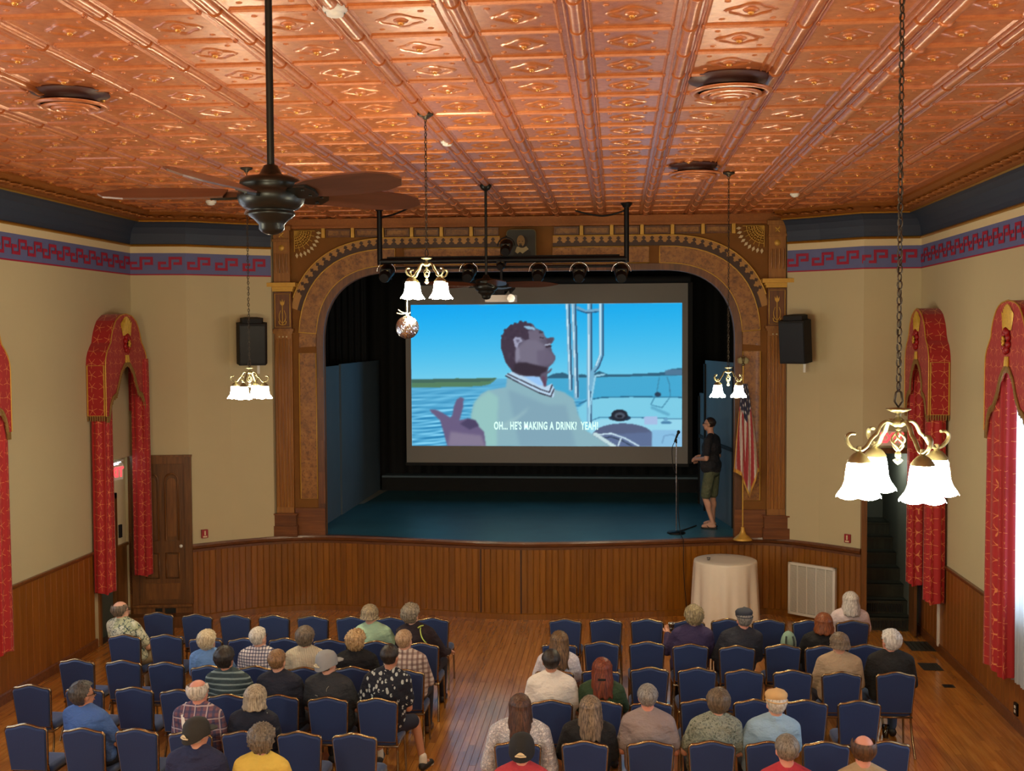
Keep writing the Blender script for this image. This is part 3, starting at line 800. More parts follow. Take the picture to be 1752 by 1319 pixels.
# ------------------------------------------------------------------ doors
def casing(parent, w, h, th=0.11, d=0.04, mat=None):
    m = MB(); m.box(-w / 2 - th, -w / 2, -d, 0, 0, h + th); m.box(w / 2, w / 2 + th, -d, 0, 0, h + th); m.box(-w / 2, w / 2, -d, 0, h, h + th)
    m.box(-w / 2 - th - .01, w / 2 + th + .01, -d - .02, 0, h + th, h + th + .03); return obj('casing', m, mat or M_DOOR, parent)
def round_top(cx_, w, z0, z1, n=8):
    r = w / 2; return [(cx_ - r, z0), (cx_ + r, z0)] + [(cx_ + r * math.cos(PI * j / n), z1 - r + r * math.sin(PI * j / n)) for j in range(n + 1)]
# left corner door (closed, up one step)
a, b = V((-7.5, 17.29, 0)), V((-6.78, 17.41, 0)); mid = (a + b) / 2; ang = math.atan2(b.y - a.y, b.x - a.x)
D1 = structE('door_1', (-7.16, 17.33, 0.30), ang)
w, h = 0.72, 2.24
m = MB(); m.box(-w / 2, w / 2, 0.0, 0.05, 0, h); obj('door_leaf', m, M_DOOR, D1)
for sx in (-1, 1):
    for (z0, z1, rt) in ((1.02, 2.08, 1), (0.42, 0.82, 0)):
        pl = round_top(sx * 0.155, 0.2, z0, z1) if rt else [(sx * .155 - .1, z0), (sx * .155 + .1, z0), (sx * .155 + .1, z1), (sx * .155 - .1, z1)]
        m = MB(); m.tube([(p[0], -0.008, p[1]) for p in pl], 0.014, 5, closed=True); m.prism([((p[0] - sx * .155) * .72 + sx * .155, (p[1] - (z0 + z1) / 2) * .88 + (z0 + z1) / 2) for p in pl], -0.014, 0.0, 'y')
        obj('raised_panel', m, M_DOOR, D1)
m = MB(); m.box(-.27, .27, -0.012, 0, 0.08, 0.34); obj('raised_panel', m, M_DOOR, D1)
m = MB(); m.lathe([(0, -.05), (.022, -.045), (.03, -.03), (.02, -.012), (.01, 0)], 10, M=Matrix.Translation((.29, 0, 0.93)) @ Matrix.Rotation(-PI / 2, 4, 'X')); obj('door_knob', m, M_WHITE, D1)
casing(D1, w, h)
m = MB(); m.box(-w / 2 - .1, w / 2 + .1, -0.05, 0.05, -0.3, 0); m.box(-w / 2 - .1, w / 2 + .1, -0.1, 0.0, -0.02, 0.015); obj('riser_boards', m, M_DOOR, D1)
m = MB(); m.box(-w / 2 - .2, w / 2 + .1, -0.32, -0.05, -0.3, -0.13); obj('step', m, M_DOOR, D1)
m = MB(); m.box(-.12, -.01, -0.06, -0.04, -0.2, -0.05); m.box(.03, .2, -0.06, -0.04, -0.2, -0.05); obj('floor_grille', m, M_BLACK, D1)

# left exit doorway in the side wall
D2 = structE('door_2', (XL, 16.63, 0), PI / 2)
m = MB(); W = 1.26
m.box(-W / 2 - .02, -W / 2, .2, 1.0, 0, 2.7); m.box(W / 2, W / 2 + .02, .2, 1.0, 0, 2.7); m.box(-W / 2 - .02, W / 2 + .02, 1.0, 1.02, 0, 2.7); m.box(-W / 2, W / 2, .2, 1.0, 2.68, 2.7)
obj('recess_wall', m, M_CREAM, D2)
m = MB(); m.box(-.5, .15, .16, .2, 0, 2.06); obj('door_leaf', m, M_GREEND, D2)
m = MB(); m.box(.15, .23, .1, .24, 0, 2.14); m.box(-.56, .23, .1, .24, 2.06, 2.14); m.box(-.56, -.5, .1, .24, 0, 2.14); obj('door_frame', m, M_DOOR, D2)
m = MB(); m.box(.23, .63, .14, .2, 1.3, 2.68); m.box(-.6, .23, .14, .2, 2.14, 2.68); obj('white_panel', m, M_CREAM, D2)
m = MB(); m.box(.23, .62, .13, .2, 0, 1.27); m.box(.23, .62, .1, .2, 1.27, 1.31); obj('wainscot_panel', m, M_DOOR, D2)
m = MB(); m.box(.34, .42, .11, .14, 1.42, 1.62); obj('door_release', m, M_BLACK, D2)
m = MB(); m.box(-W / 2 - .06, -W / 2, -0.03, 0.1, 0, 2.7); m.box(W / 2, W / 2 + .06, -0.03, .1, 0, 2.7); obj('casing', m, M_DOOR, D2)

t = thing('doorway_lamp', 'small cool white lamp lighting the head of the left exit doorway', 'lamp', (XL - 0.06, 16.74, 2.60))
m = MB(); m.tube([(0, -.16, 0), (0, .16, 0)], .022, 8); obj('lamp_tube', m, emis('cool_tube', (.72, .9, 1.0, 1), 9.0), t)
m = MB(); m.box(-.04, .04, -.2, .2, .025, .05); obj('lamp_base', m, M_WHITE, t)
l = bpy.data.lights.new('stair_fill', 'POINT'); l.energy = 15; l.shadow_soft_size = .08; l.color = (.95, .95, .82); o = bpy.data.objects.new('stair_fill', l); COL.objects.link(o); o.location = (4.12, 18.3, 2.5)  # unseen point light added to brighten the stairwell
def exit_sign(loc, rz, label):
    t = thing('exit_sign', label, 'exit sign', loc, rz)
    m = MB(); m.box(-.17, .17, -.03, .03, -.11, .11); obj('housing', m, M_WHITE, t)
    o = link('lettering', T_EXIT, t, (0, -0.034, 0)); o.rotation_euler = (PI / 2, 0, 0)
    if not T_EXIT.materials: T_EXIT.materials.append(M_EXIT)
    return t
exit_sign((XL + 0.05, 16.42, 2.5), PI / 2 - 0.35, 'red lettered exit sign over the doorway at the left drapes')
t = thing('emergency_lamp', 'round white emergency lamp head beside the left exit sign', 'lamp', (XL + 0.03, 16.72, 2.56))
m = MB(); m.ell((0, 0, 0), (.05, .06, .07)); obj('lamp_head', m, M_WHITE, t); m = MB(); m.box(-.04, 0, -.02, .02, -.03, .03); obj('bracket', m, M_WHITE, t)

# right corner doorway with a dark stair
D3 = structE('door_3', (4.12, 17.62, 0), math.atan2(-.02, .84))
w, h = 0.68, 2.72
m = MB(); m.box(-w / 2 - .08, -w / 2, -.03, .1, 0, h + .08); m.box(w / 2, w / 2 + .06, -.03, .1, 0, h + .08); m.box(-w / 2, w / 2, -.03, .1, h, h + .08); obj('casing', m, M_DOOR, D3)
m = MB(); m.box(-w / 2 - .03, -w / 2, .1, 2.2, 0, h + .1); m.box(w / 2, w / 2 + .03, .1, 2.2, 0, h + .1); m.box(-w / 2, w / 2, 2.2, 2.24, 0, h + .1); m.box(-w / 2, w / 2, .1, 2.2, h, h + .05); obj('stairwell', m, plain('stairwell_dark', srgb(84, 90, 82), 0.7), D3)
for k in range(7):
    m = MB(); m.box(-w / 2, w / 2, .05 + k * .27, 2.2, k * .2, k * .2 + .2); m.box(-w / 2, w / 2, .03 + k * .27, .1 + k * .27, k * .2 + .175, k * .2 + .2)
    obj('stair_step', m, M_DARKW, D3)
m = MB()
for j in range(16): m.box(-.3 + j * .036, -.28 + j * .036, .035, .05, .04, .15); m.box(-.3 + j * .036, -.28 + j * .036, .30, .32, .23, .35)
obj('step_grille', m, M_BLACK, D3)
m = MB(); m.box(w / 2 - .05, w / 2 - .01, -.34, .0, 0.02, h - .02); obj('door_leaf', m, M_DOOR, D3)
m = MB(); m.ell((w / 2 - .075, -.28, 1.02), (.028, .028, .028)); obj('door_knob', m, M_WHITE, D3)
exit_sign((4.1, 17.5, 2.96), 0, 'red lettered exit sign above the right stair doorway')

# ------------------------------------------------------------------ windows
M_GLASS = NT('window_glass'); M_GLASS.set(rough=0.02, spec=0.5); M_GLASS.b.inputs['Transmission Weight'].default_value = 1.0; M_GLASS = M_GLASS.m
wn = 0
for X, sg, lst, z0 in ((XL, -1, WIN_L, 1.45), (XR, 1, WIN_R, 1.35)):
    for (a, b) in lst:
        wn += 1; Wd = structE('window_%d' % wn, (X, (a + b) / 2, 0)); hw = (b - a) / 2
        m = MB()
        for (u0, u1, q0, q1) in ((-hw, -hw + .06, z0, 4.35), (hw - .06, hw, z0, 4.35), (-hw, hw, z0, z0 + .07), (-hw, hw, 4.28, 4.35), (-.02, .02, z0, 4.35), (-hw, hw, 2.85, 2.91)):
            x0, x1 = sorted((sg * .02, sg * .07)); m.box(x0, x1, u0, u1, q0, q1)
        obj('window_frame', m, M_DOOR, Wd)
        m = MB(); x0, x1 = sorted((sg * .18, sg * .186)); m.box(x0, x1, -hw, hw, z0, 4.35); obj('glass_pane', m, M_GLASS, Wd)

# ------------------------------------------------------------------ drapes and valances
def valance(X, sg, yc, label, hw=0.72, mat=None):
    t = thing('valance', label, 'valance', (X, yc, 0)); D = 0.29
    def P(u, z, d): return V((sg * d, u, z))
    outer = [(-hw, 3.4), (-hw, 4.14)]
    outer += [(-hw + .02, 4.26), (-hw + .08, 4.36), (-hw + .16, 4.43), (-hw + .2, 4.47), (-hw + .22, 4.56), (-hw + .28, 4.68), (-hw + .38, 4.79), (-hw + .52, 4.86), (0, 4.885)]
    outer += [(-u, z) for u, z in outer[-2::-1]]
    inner = [(-hw + .10, 3.4), (-hw + .14, 3.55), (-hw + .22, 3.66), (-hw + .34, 3.70), (-.30, 3.84), (-.2, 4.02), (-.08, 4.13), (0, 4.15)]
    inner += [(-u, z) for u, z in inner[-2::-1]]
    # front face: strips between outer and inner
    n = 24
    def res(pl, n):
        L = [0]
        for a, b in zip(pl[:-1], pl[1:]): L.append(L[-1] + math.dist(a, b))
        o_ = []
        for k in range(n + 1):
            s = L[-1] * k / n
            for i in range(len(L) - 1):
                if s <= L[i + 1] + 1e-9: break
            f = (s - L[i]) / (L[i + 1] - L[i]); o_.append((pl[i][0] + (pl[i + 1][0] - pl[i][0]) * f, pl[i][1] + (pl[i + 1][1] - pl[i][1]) * f))
        return o_
    O, I = res(outer, n), res(inner, n)
    m = MB(); vs = [P(u, z, D) for u, z in O] + [P(u, z, D) for u, z in I] + [P(u, z, D - .025) for u, z in O] + [P(u, z, D - .025) for u, z in I]
    k = n + 1
    for i in range(n):
        m.add([vs[i], vs[i + 1], vs[k + i + 1], vs[k + i]], [(0, 1, 2, 3)]); m.add([vs[2 * k + i], vs[2 * k + i + 1], vs[3 * k + i + 1], vs[3 * k + i]], [(3, 2, 1, 0)])
        m.add([vs[k + i], vs[k + i + 1], vs[3 * k + i + 1], vs[3 * k + i]], [(0, 1, 2, 3)])
    for j in (0, n): m.add([vs[j], vs[k + j], vs[3 * k + j], vs[2 * k + j]], [(0, 1, 2, 3)])
    obj('face_panel', m, M_DRAPE, t)
    m = MB(); O2 = res(outer, 40)
    for i in range(40): m.add([P(*O2[i], D), P(*O2[i + 1], D), P(*O2[i + 1], 0), P(*O2[i], 0)], [(0, 1, 2, 3)]); m.add([P(O2[i][0] * .98, O2[i][1] - .01, D - .02), P(O2[i + 1][0] * .98, O2[i + 1][1] - .01, D - .02), P(O2[i + 1][0] * .98, O2[i + 1][1] - .01, 0), P(O2[i][0] * .98, O2[i][1] - .01, 0)], [(3, 2, 1, 0)])
    obj('return_panel', m, M_DRAPEX, t)
    m = MB(); m.tube([P(u, z, D + .003) for u, z in O2], 0.009, 5)
    for s in (-1, 1):
        m.tube([P(s * hw * 1.003, 3.41, .02), P(s * hw * 1.003, 4.13, .02), P(s * hw * 1.003, 4.13, D - .02), P(s * hw * 1.003, 3.41, D - .02)], 0.012, 4, closed=True)
    obj('braid_trim', m, M_GOLDP, t)
    m = MB(); J = res(inner, 60); rnd = random.Random(3)
    for i in range(61): u, z = J[i]; m.tube([P(u, z + .02, D + .008), P(u * .97, z - .035 - rnd.random() * .02, D + .01)], [0.016, 0.008], 4)
    m.tube([P(u, z + .015, D + .01) for u, z in J], 0.017, 5)
    for s in (-1, 1):
        for j in range(8): m.tube([P(s * hw, 3.41, .02 + j * .035), P(s * hw, 3.33, .02 + j * .035)], [0.014, 0.009], 4)
        for q in range(3): m.tube([P(s * (hw - .10 + q * .03), 3.4, D), P(s * (hw - .09 + q * .03), 3.31, D)], [.016, .012], 4)
    o = obj('tassel_fringe', m, M_FRINGE, t); o['kind'] = 'stuff'
    m = MB()
    for j in range(9):
        a = (j - 4) / 4; m.add([P(a * .17 - .02, 4.79 - abs(a) * .06, D + .004), P(a * .17, 4.86 - .08 * a * a, D + .02), P(a * .17 + .025, 4.79 - abs(a) * .06, D + .004), P(a * .12 + .01, 4.55 + .02 * (j % 2), D + .008), P(a * .12 - .012, 4.56, D + .008)], [(0, 1, 2, 3, 4)])
        m.tube([P(a * .15, 4.84 - .09 * a * a, D + .006), P(a * .12, 4.56, D + .012)], [.016, .01], 5)
    for j in range(3): m.tube([P(-.04 + j * .04, 4.27, D + .01), P(-.045 + j * .045, 4.16, D + .012)], [.014, .02], 5)
    obj('gold_fan', m, M_GOLDSATIN, t)
    m = MB()
    for j in range(9):
        a = 2 * PI * j / 9; m.ell(P(.075 * math.cos(a), 4.44 + .11 * math.sin(a), D + .02), (.03, .045, .045), seg=8, rings=6)
    ro = obj('rosette', m, M_ROSETTE, t)
    m = MB()
    for j in range(5):
        a = 2 * PI * j / 5; m.ell(P(.022 * math.cos(a), 4.44 + .035 * math.sin(a), D + .05), (.016, .02, .025), seg=6, rings=5)
    obj('gold_knot', m, M_GOLDSATIN, ro)
    return t
def drape(X, sg, y0, y1, d0, d1, z0, z1, label, flare=0.0, folds=5):
    t = MB(); n = folds * 10; rows_ = 10; hw = (y1 - y0) / 2; yc = (y0 + y1) / 2; dm = (d1 - d0) / 2; dc = (d0 + d1) / 2
    vs = []
    for r in range(rows_ + 1):
        f = r / rows_; z = z1 + (z0 - z1) * f; w = 1 + flare * f
        for k in range(n):
            a = 2 * PI * k / n; c, s_ = math.cos(a), math.sin(a)
            e = 0.6; cu = math.copysign(abs(c) ** e, c); sd = math.copysign(abs(s_) ** e, s_)
            rip = 0.018 * math.sin(a * folds * 2 + 0.6 * math.sin(3 * f)) * (0.7 + 0.5 * f)
            vs.append(V((sg * (dc + (dm + rip) * sd * (1 if r else .95)), yc + (hw * w + rip) * cu, z - (0.02 * math.sin(a * 3) if r == rows_ else 0))))
    fs = [(r * n + k, r * n + (k + 1) % n, (r + 1) * n + (k + 1) % n, (r + 1) * n + k) for r in range(rows_) for k in range(n)]
    t.add(vs, fs, 0, True); t.add(vs, [tuple(range(n)), tuple(range(rows_ * n, (rows_ + 1) * n))[::-1]])
    o = obj('drape', t, M_DRAPE); o.location = (X, 0, 0); return tag(o, label, 'drape')
valance(XL, 1, 16.43, 'red star-patterned arched valance with gold fringe in the far left corner')
drape(XL, 1, 15.74, 15.98, .04, .27, .83, 4.2, 'long red star-patterned drape left of the exit doorway', .03, 4)
drape(XL, 1, 17.0, 17.16, .09, .33, .83, 4.2, 'long red drape hanging in front of the left panelled door', .03, 4)
valance(XR, -1, 16.75, 'red arched valance behind the nearest chandelier in the far right corner', .65)
drape(XR, -1, 16.12, 16.42, .04, .26, .78, 4.2, 'long red drape at the far right corner beside the side wall', .03, 4)
drape(XR, -1, 17.08, 17.38, .04, .26, .83, 4.2, 'shadowed red drape deep in the right corner by the stair doorway', .03, 4)
valance(XR, -1, 12.95, 'red arched valance with gold rosette cut by the right edge', .76)
drape(XR, -1, 13.12, 13.72, .06, .28, .66, 4.2, 'wide red drape over the sheer curtain at the right edge', .12, 6)
valance(XL, 1, 12.42, 'red valance cut off by the left edge of the picture')
drape(XL, 1, 12.8, 13.12, .05, .27, .74, 4.2, 'long red star-patterned drape at the left edge', .06, 5)
t = NT('sheer_voile'); t.col(srgb(214, 224, 232)); t.set(rough=0.9); tr = t.n('ShaderNodeBsdfTranslucent'); tr.inputs[0].default_value = (0.8, 0.88, 0.95, 1)
mx = t.n('ShaderNodeMixShader'); mx.inputs[0].default_value = 0.6; t.l(t.b.outputs[0], mx.inputs[1]); t.l(tr.outputs[0], mx.inputs[2]); t.l(mx.outputs[0], t.t.nodes['Material Output'].inputs[0]); M_SHEER = t.m
def sheer(X, sg, y0, y1, d, z0, z1, label, grp=None):
    m = MB(); n = 90; vs = []
    for r in range(7):
        z = z1 + (z0 - z1) * r / 6
        for k in range(n + 1): vs.append(V((sg * (d + .03 * math.sin(k * 1.1) + .01 * math.sin(k * .37 + r)), y0 + (y1 - y0) * k / n, z)))
    m.add(vs, [(r * (n + 1) + k, r * (n + 1) + k + 1, (r + 1) * (n + 1) + k + 1, (r + 1) * (n + 1) + k) for r in range(6) for k in range(n)], 0, True)
    o = obj('sheer_curtain', m, M_SHEER); o.location = (X, 0, 0); return tag(o, label, 'curtain')
sheer(XR, -1, 12.25, 13.2, .1, .62, 4.3, 'daylit white sheer curtain at the right edge')
m = MB(); m.box(XR - .04, XR, 16.44, 16.50, .1, 3.4); o = obj('lit_edge_strip', m, M_WHITE); tag(o, 'thin white strip standing in for a lit window edge by the far right drape', 'conduit')  # white box stands in for the daylight on a window edge

# ------------------------------------------------------------------ cinema screen
SY = 22.5
s00, s11 = onY(696, 791, SY), onY(1177, 483, SY)
SC = thing('projection_screen', 'large hanging projection screen showing a man on a boat', 'screen', ((s00.x + s11.x) / 2, SY, s00.z))
wS = s11.x - s00.x; hS = s11.z - s00.z
m = MB(); m.box(-wS / 2, wS / 2, 0, .02, 0, hS); obj('screen_sheet', m, M_SCREEN, SC)
m = MB(); m.box(-wS / 2 - .02, wS / 2 + .02, -.01, .05, -.06, 0); m.tube([(-wS / 2 - .05, .02, hS + .06), (wS / 2 + .05, .02, hS + .06)], .08, 8); m.box(wS / 2, wS / 2 + .09, -.01, .01, 0, hS); obj('screen_border', m, M_BLACK, SC)
# the projected picture, painted per vertex on a fine grid (a flat thing in the place itself)
NX, NY = 400, 212
ZX, ZY = np.meshgrid(np.linspace(197, 1590, NX), np.linspace(855, 120, NY))
img = np.zeros((NY, NX, 3))
def C3(*c): return np.array(c, float)
ty = np.clip((ZY - 120) / 390, 0, 1)[..., None]; tx = np.clip((ZX - 197) / 1393, 0, 1)[..., None]
img[:] = C3(0, 165, 242) * (1 - ty) + C3(112, 204, 236) * ty
img += (C3(20, 6, -6)) * tx * (1 - ty)
def inside(poly):
    r = np.zeros(ZX.shape, bool); n = len(poly)
    for i in range(n):
        x1, y1 = poly[i]; x2, y2 = poly[(i + 1) % n]
        if y1 == y2: continue
        c = ((ZY > min(y1, y2)) & (ZY <= max(y1, y2))); xi = x1 + (ZY - y1) * (x2 - x1) / (y2 - y1); r ^= c & (ZX < xi)
    return r
def soft(mk, k):
    a = mk.astype(float)
    for _ in range(k):
        a = (a + np.roll(a, 1, 0) + np.roll(a, -1, 0) + np.roll(a, 1, 1) + np.roll(a, -1, 1)) / 5
    return a[..., None]
def fill(poly, c, k=1, a=1.0):
    m_ = soft(inside(poly), k) * a; img[:] = img * (1 - m_) + C3(*c) * m_
def ellm(cx_, cy_, rx, ry): return ((ZX - cx_) / rx) ** 2 + ((ZY - cy_) / ry) ** 2 < 1
def fille(cx_, cy_, rx, ry, c, k=1, a=1.0): m_ = soft(ellm(cx_, cy_, rx, ry), k) * a; img[:] = img * (1 - m_) + C3(*c) * m_
def stroke(pts, w, c, k=1, a=1.0):
    d = np.full(ZX.shape, 1e9)
    for (x1, y1), (x2, y2) in zip(pts[:-1], pts[1:]):
        L2 = (x2 - x1) ** 2 + (y2 - y1) ** 2 + 1e-9; t = np.clip(((ZX - x1) * (x2 - x1) + (ZY - y1) * (y2 - y1)) / L2, 0, 1)
        d = np.minimum(d, np.hypot(ZX - x1 - t * (x2 - x1), ZY - y1 - t * (y2 - y1)))
    m_ = soft(d < w / 2, k) * a; img[:] = img * (1 - m_) + C3(*c) * m_
W_ = (197, 506), (1600, 500), (1600, 860), (190, 860)
fill(W_, (84, 170, 212))
rs = np.random.RandomState(2); wv = np.zeros(ZX.shape)
for k in range(26):
    fy = 0.09 + rs.rand() * 0.35; fx = 0.006 + rs.rand() * 0.03; wv += np.sin(ZY * fy + ZX * fx + rs.rand() * 6 + 1.5 * np.sin(ZX * .02 + k))
wm = inside(W_)[..., None]; img += wm * (np.clip(wv / 5, -1.3, 1.3) * np.clip((ZY - 505) / 160, .12, 1))[..., None] * C3(34, 30, 24)
fill([(190, 508), (420, 508), (430, 502), (460, 504), (645, 502), (610, 532), (560, 544), (190, 552)], (84, 128, 96))
fill([(190, 508), (640, 503), (600, 520), (190, 526)], (66, 104, 92))
fill([(905, 495), (935, 480), (985, 474), (1020, 488), (1080, 482), (1120, 490), (1170, 466), (1215, 484), (1360, 482), (1500, 474), (1535, 458), (1600, 450), (1600, 492), (900, 506)], (44, 96, 124))
fill([(900, 506), (1600, 490), (1600, 600), (900, 620)], (66, 168, 210), 2)
fill([(1505, 462), (1600, 458), (1600, 488), (1505, 488)], (86, 124, 156), 1, .8)
fill([(1060, 660), (1100, 625), (1180, 604), (1320, 600), (1600, 602), (1600, 860), (1060, 860)], (124, 204, 230), 2)
stroke([(1068, 636), (1110, 616), (1180, 603), (1330, 598), (1590, 602)], 5, (30, 92, 126))
fill([(1120, 720), (1300, 706), (1600, 712), (1600, 860), (1120, 860)], (150, 214, 236), 2)
stroke([(1130, 722), (1170, 706), (1300, 704), (1590, 713)], 4, (40, 100, 140))
stroke([(1475, 500), (1462, 580), (1432, 640), (1490, 655), (1530, 600), (1528, 540), (1515, 500)], 4, (56, 124, 158)); stroke([(1440, 655), (1520, 690)], 16, (70, 140, 176), 2, .5); fille(1468, 588, 16, 12, (36, 60, 84))
fille(1290, 800, 155, 64, (84, 96, 128), 1); fill([(1130, 800), (1440, 780), (1440, 862), (1130, 862)], (92, 110, 148), 3); fill([(1438, 770), (1600, 770), (1600, 862), (1438, 862)], (136, 190, 226), 2)
stroke([(1165, 795), (1230, 788), (1300, 812), (1370, 852)], 8, (200, 226, 240)); stroke([(1165, 815), (1230, 806), (1280, 822), (1340, 855)], 4, (30, 44, 60)); stroke([(1280, 815), (1266, 852)], 8, (205, 228, 240))
fille(1275, 708, 56, 16, (26, 50, 74)); fille(1273, 694, 42, 30, (30, 36, 50)); fille(1275, 696, 26, 16, (86, 96, 112), 1, .8); fille(1275, 700, 14, 8, (24, 26, 40))
fill([(1397, 702), (1464, 698), (1467, 740), (1400, 742)], (166, 190, 228)); fille(1510, 732, 28, 8, (74, 130, 170)); fille(1508, 716, 10, 10, (104, 164, 200)); stroke([(1490, 835), (1500, 800), (1540, 792), (1575, 810)], 7, (104, 150, 190), 1, .7)
for (x, w, y1) in ((1010, 22, 560), (1040, 26, 600), (1122, 26, 730)):
    stroke([(x, 110), (x + (14 if x < 1100 else -2), y1)], w, (120, 176, 208)); stroke([(x - w * .25, 110), (x + (12 if x < 1100 else -4), y1)], 5, (214, 238, 248)); stroke([(x + w * .36, 110), (x + w * .36 + (12 if x < 1100 else -3), y1)], 7, (34, 70, 104))
stroke([(1060, 140), (1100, 160), (1190, 150)], 14, (110, 166, 200)); stroke([(1060, 152), (1105, 168), (1190, 160)], 5, (36, 74, 110))
stroke([(1180, 112), (1182, 380), (1160, 440), (1135, 475), (1128, 560)], 22, (112, 174, 208)); stroke([(1176, 112), (1177, 380), (1155, 436)], 6, (212, 238, 250)); stroke([(1190, 112), (1191, 385), (1168, 446), (1148, 470)], 6, (36, 72, 108))
stroke([(1196, 484), (1150, 492), (1124, 640), (1118, 720)], 10, (150, 206, 230))
fill([(508, 700), (520, 640), (560, 585), (600, 565), (690, 548), (700, 480), (935, 560), (990, 575), (1040, 610), (1066, 700), (1100, 770), (1245, 862), (560, 862), (520, 800)], (138, 178, 190), 3)
fill([(508, 700), (530, 620), (600, 568), (650, 600), (640, 862), (560, 862), (520, 790)], (150, 200, 194), 10, .8)
fill([(700, 560), (900, 640), (1000, 640), (1050, 862), (760, 862)], (124, 160, 180), 14, .7)
fill([(640, 760), (760, 690), (810, 650), (790, 680), (700, 760)], (160, 196, 200), 8, .6)
for k in range(9): fille(1150 + k * 12, 792 + k * 8, 12, 9, (196, 222, 226), 1)
fill([(290, 664), (320, 664), (362, 684), (400, 708), (412, 690), (418, 650), (434, 612), (456, 600), (470, 606), (468, 650), (448, 720), (490, 712), (530, 722), (545, 750), (575, 780), (585, 862), (384, 862), (368, 800), (345, 720), (300, 680)], (104, 92, 128), 2)
fill([(384, 862), (400, 780), (470, 790), (560, 800), (585, 862)], (150, 140, 158), 8, .6); fill([(490, 712), (530, 722), (550, 750), (500, 770), (450, 740)], (74, 66, 100), 3)
fill([(688, 486), (722, 468), (858, 488), (895, 545), (928, 530), (942, 560), (936, 602), (915, 598), (780, 540)], (184, 212, 236), 1)
fill([(780, 492), (856, 490), (888, 540), (860, 540)], (150, 196, 244), 2)
stroke([(690, 490), (760, 528), (860, 578), (922, 598), (938, 560)], 6, (40, 36, 50)); stroke([(700, 480), (775, 516), (868, 560), (915, 576), (928, 540)], 6, (44, 40, 54))
HEAD = [(665, 340), (668, 300), (680, 268), (703, 240), (716, 228), (745, 222), (770, 212), (792, 216), (830, 222), (846, 246), (868, 254), (884, 264), (890, 284), (902, 296), (936, 292), (942, 302), (930, 320), (920, 330), (926, 346), (928, 364), (944, 386), (946, 404), (930, 430), (912, 448), (905, 470), (928, 450), (926, 466), (904, 482), (902, 520), (892, 546), (862, 492), (760, 488), (722, 466), (690, 420)]
fill(HEAD, (92, 86, 106), 1)
fill([(742, 350), (800, 300), (850, 300), (890, 330), (900, 380), (880, 430), (820, 440), (760, 420)], (122, 116, 136), 9, .8)
fill([(800, 262), (850, 254), (886, 270), (892, 300), (850, 310), (812, 300)], (112, 104, 124), 4, .8)
fill([(900, 300), (936, 294), (930, 318), (905, 326)], (82, 72, 90), 2, .9)
fill([(852, 360), (905, 352), (940, 388), (936, 424), (890, 440), (850, 420)], (104, 96, 118), 6, .9)
fill([(665, 340), (668, 300), (680, 268), (703, 240), (716, 228), (745, 222), (770, 212), (792, 216), (826, 222), (822, 246), (806, 258), (812, 300), (790, 306), (770, 290), (735, 288), (736, 330), (742, 350), (740, 430), (724, 464), (690, 420)], (64, 52, 70), 1)
rs2 = np.random.RandomState(5)
for k in range(60):
    x_, y_ = rs2.uniform(670, 830), rs2.uniform(216, 420)
    if x_ > 740 and y_ > 285: continue
    fille(x_, y_, rs2.uniform(4, 10), rs2.uniform(3, 8), (52, 40, 58) if k % 2 else (82, 68, 86), 2, .5 if x_ > 672 + (y_ - 330) * .0 and inside(HEAD)[min(NY - 1, int((855 - y_) / 735 * (NY - 1))), int((x_ - 197) / 1393 * (NX - 1))] else 0)
for (x_, y_, r_) in ((718, 236, 9), (740, 222, 8), (768, 214, 9), (792, 216, 8), (690, 256, 9), (674, 285, 8)): fille(x_, y_, r_, r_, (64, 52, 70), 1)
fill([(738, 424), (790, 420), (850, 436), (905, 448), (900, 468), (868, 482), (868, 494), (780, 490), (722, 466)], (52, 42, 56), 3)
fill([(728, 300), (742, 290), (766, 294), (778, 312), (758, 322), (750, 350), (738, 336)], (156, 156, 182), 1); fill([(742, 304), (760, 304), (764, 312), (750, 320)], (108, 104, 128), 1)
fill([(742, 350), (758, 340), (764, 400), (748, 424), (738, 410)], (142, 138, 160), 4, .8)
fill([(780, 236), (805, 232), (836, 240), (846, 254), (806, 250)], (142, 184, 214), 1); fill([(860, 256), (884, 262), (880, 272), (862, 270)], (70, 60, 78), 1)
stroke([(894, 332), (918, 328)], 7, (170, 176, 196)); stroke([(900, 342), (926, 336)], 7, (46, 34, 46)); stroke([(868, 292), (884, 296)], 5, (52, 42, 56))
stroke([(884, 500), (892, 540)], 16, (98, 60, 84), 2, .8)
img = np.clip(img, 0, 255) / 255
lin = np.where(img <= .04045, img / 12.92, ((img + .055) / 1.055) ** 2.4)
p0, p1 = onY(705, 762.5, SY), onY(1167, 518, SY)
ox, oz = p0.x - SC.location.x, p0.z - SC.location.z; wP, hP = p1.x - p0.x, p1.z - p0.z
xs, zs = np.meshgrid(np.linspace(ox, ox + wP, NX), np.linspace(oz, oz + hP, NY))
vv = np.stack([xs, np.full_like(xs, -0.004), zs], -1).reshape(-1, 3)
idx = np.arange(NX * NY).reshape(NY, NX); ff = np.stack([idx[:-1, :-1], idx[:-1, 1:], idx[1:, 1:], idx[1:, :-1]], -1).reshape(-1, 4)
me = bpy.data.meshes.new('projected_picture'); me.from_pydata(vv.tolist(), [], ff.tolist())
ca = me.color_attributes.new('pic', 'FLOAT_COLOR', 'POINT'); ca.data.foreach_set('color', np.concatenate([lin, np.ones((NY, NX, 1))], -1).reshape(-1).astype(np.float32))
t = NT('projected_light'); at = t.n('ShaderNodeVertexColor'); at.layer_name = 'pic'; t.l(at.outputs[0], t.b.inputs['Emission Color']); t.b.inputs['Emission Strength'].default_value = 1.0
t.col((0.02, 0.02, 0.02, 1)); t.set(rough=0.9); me.materials.append(t.m); link('projected_picture', me, SC)
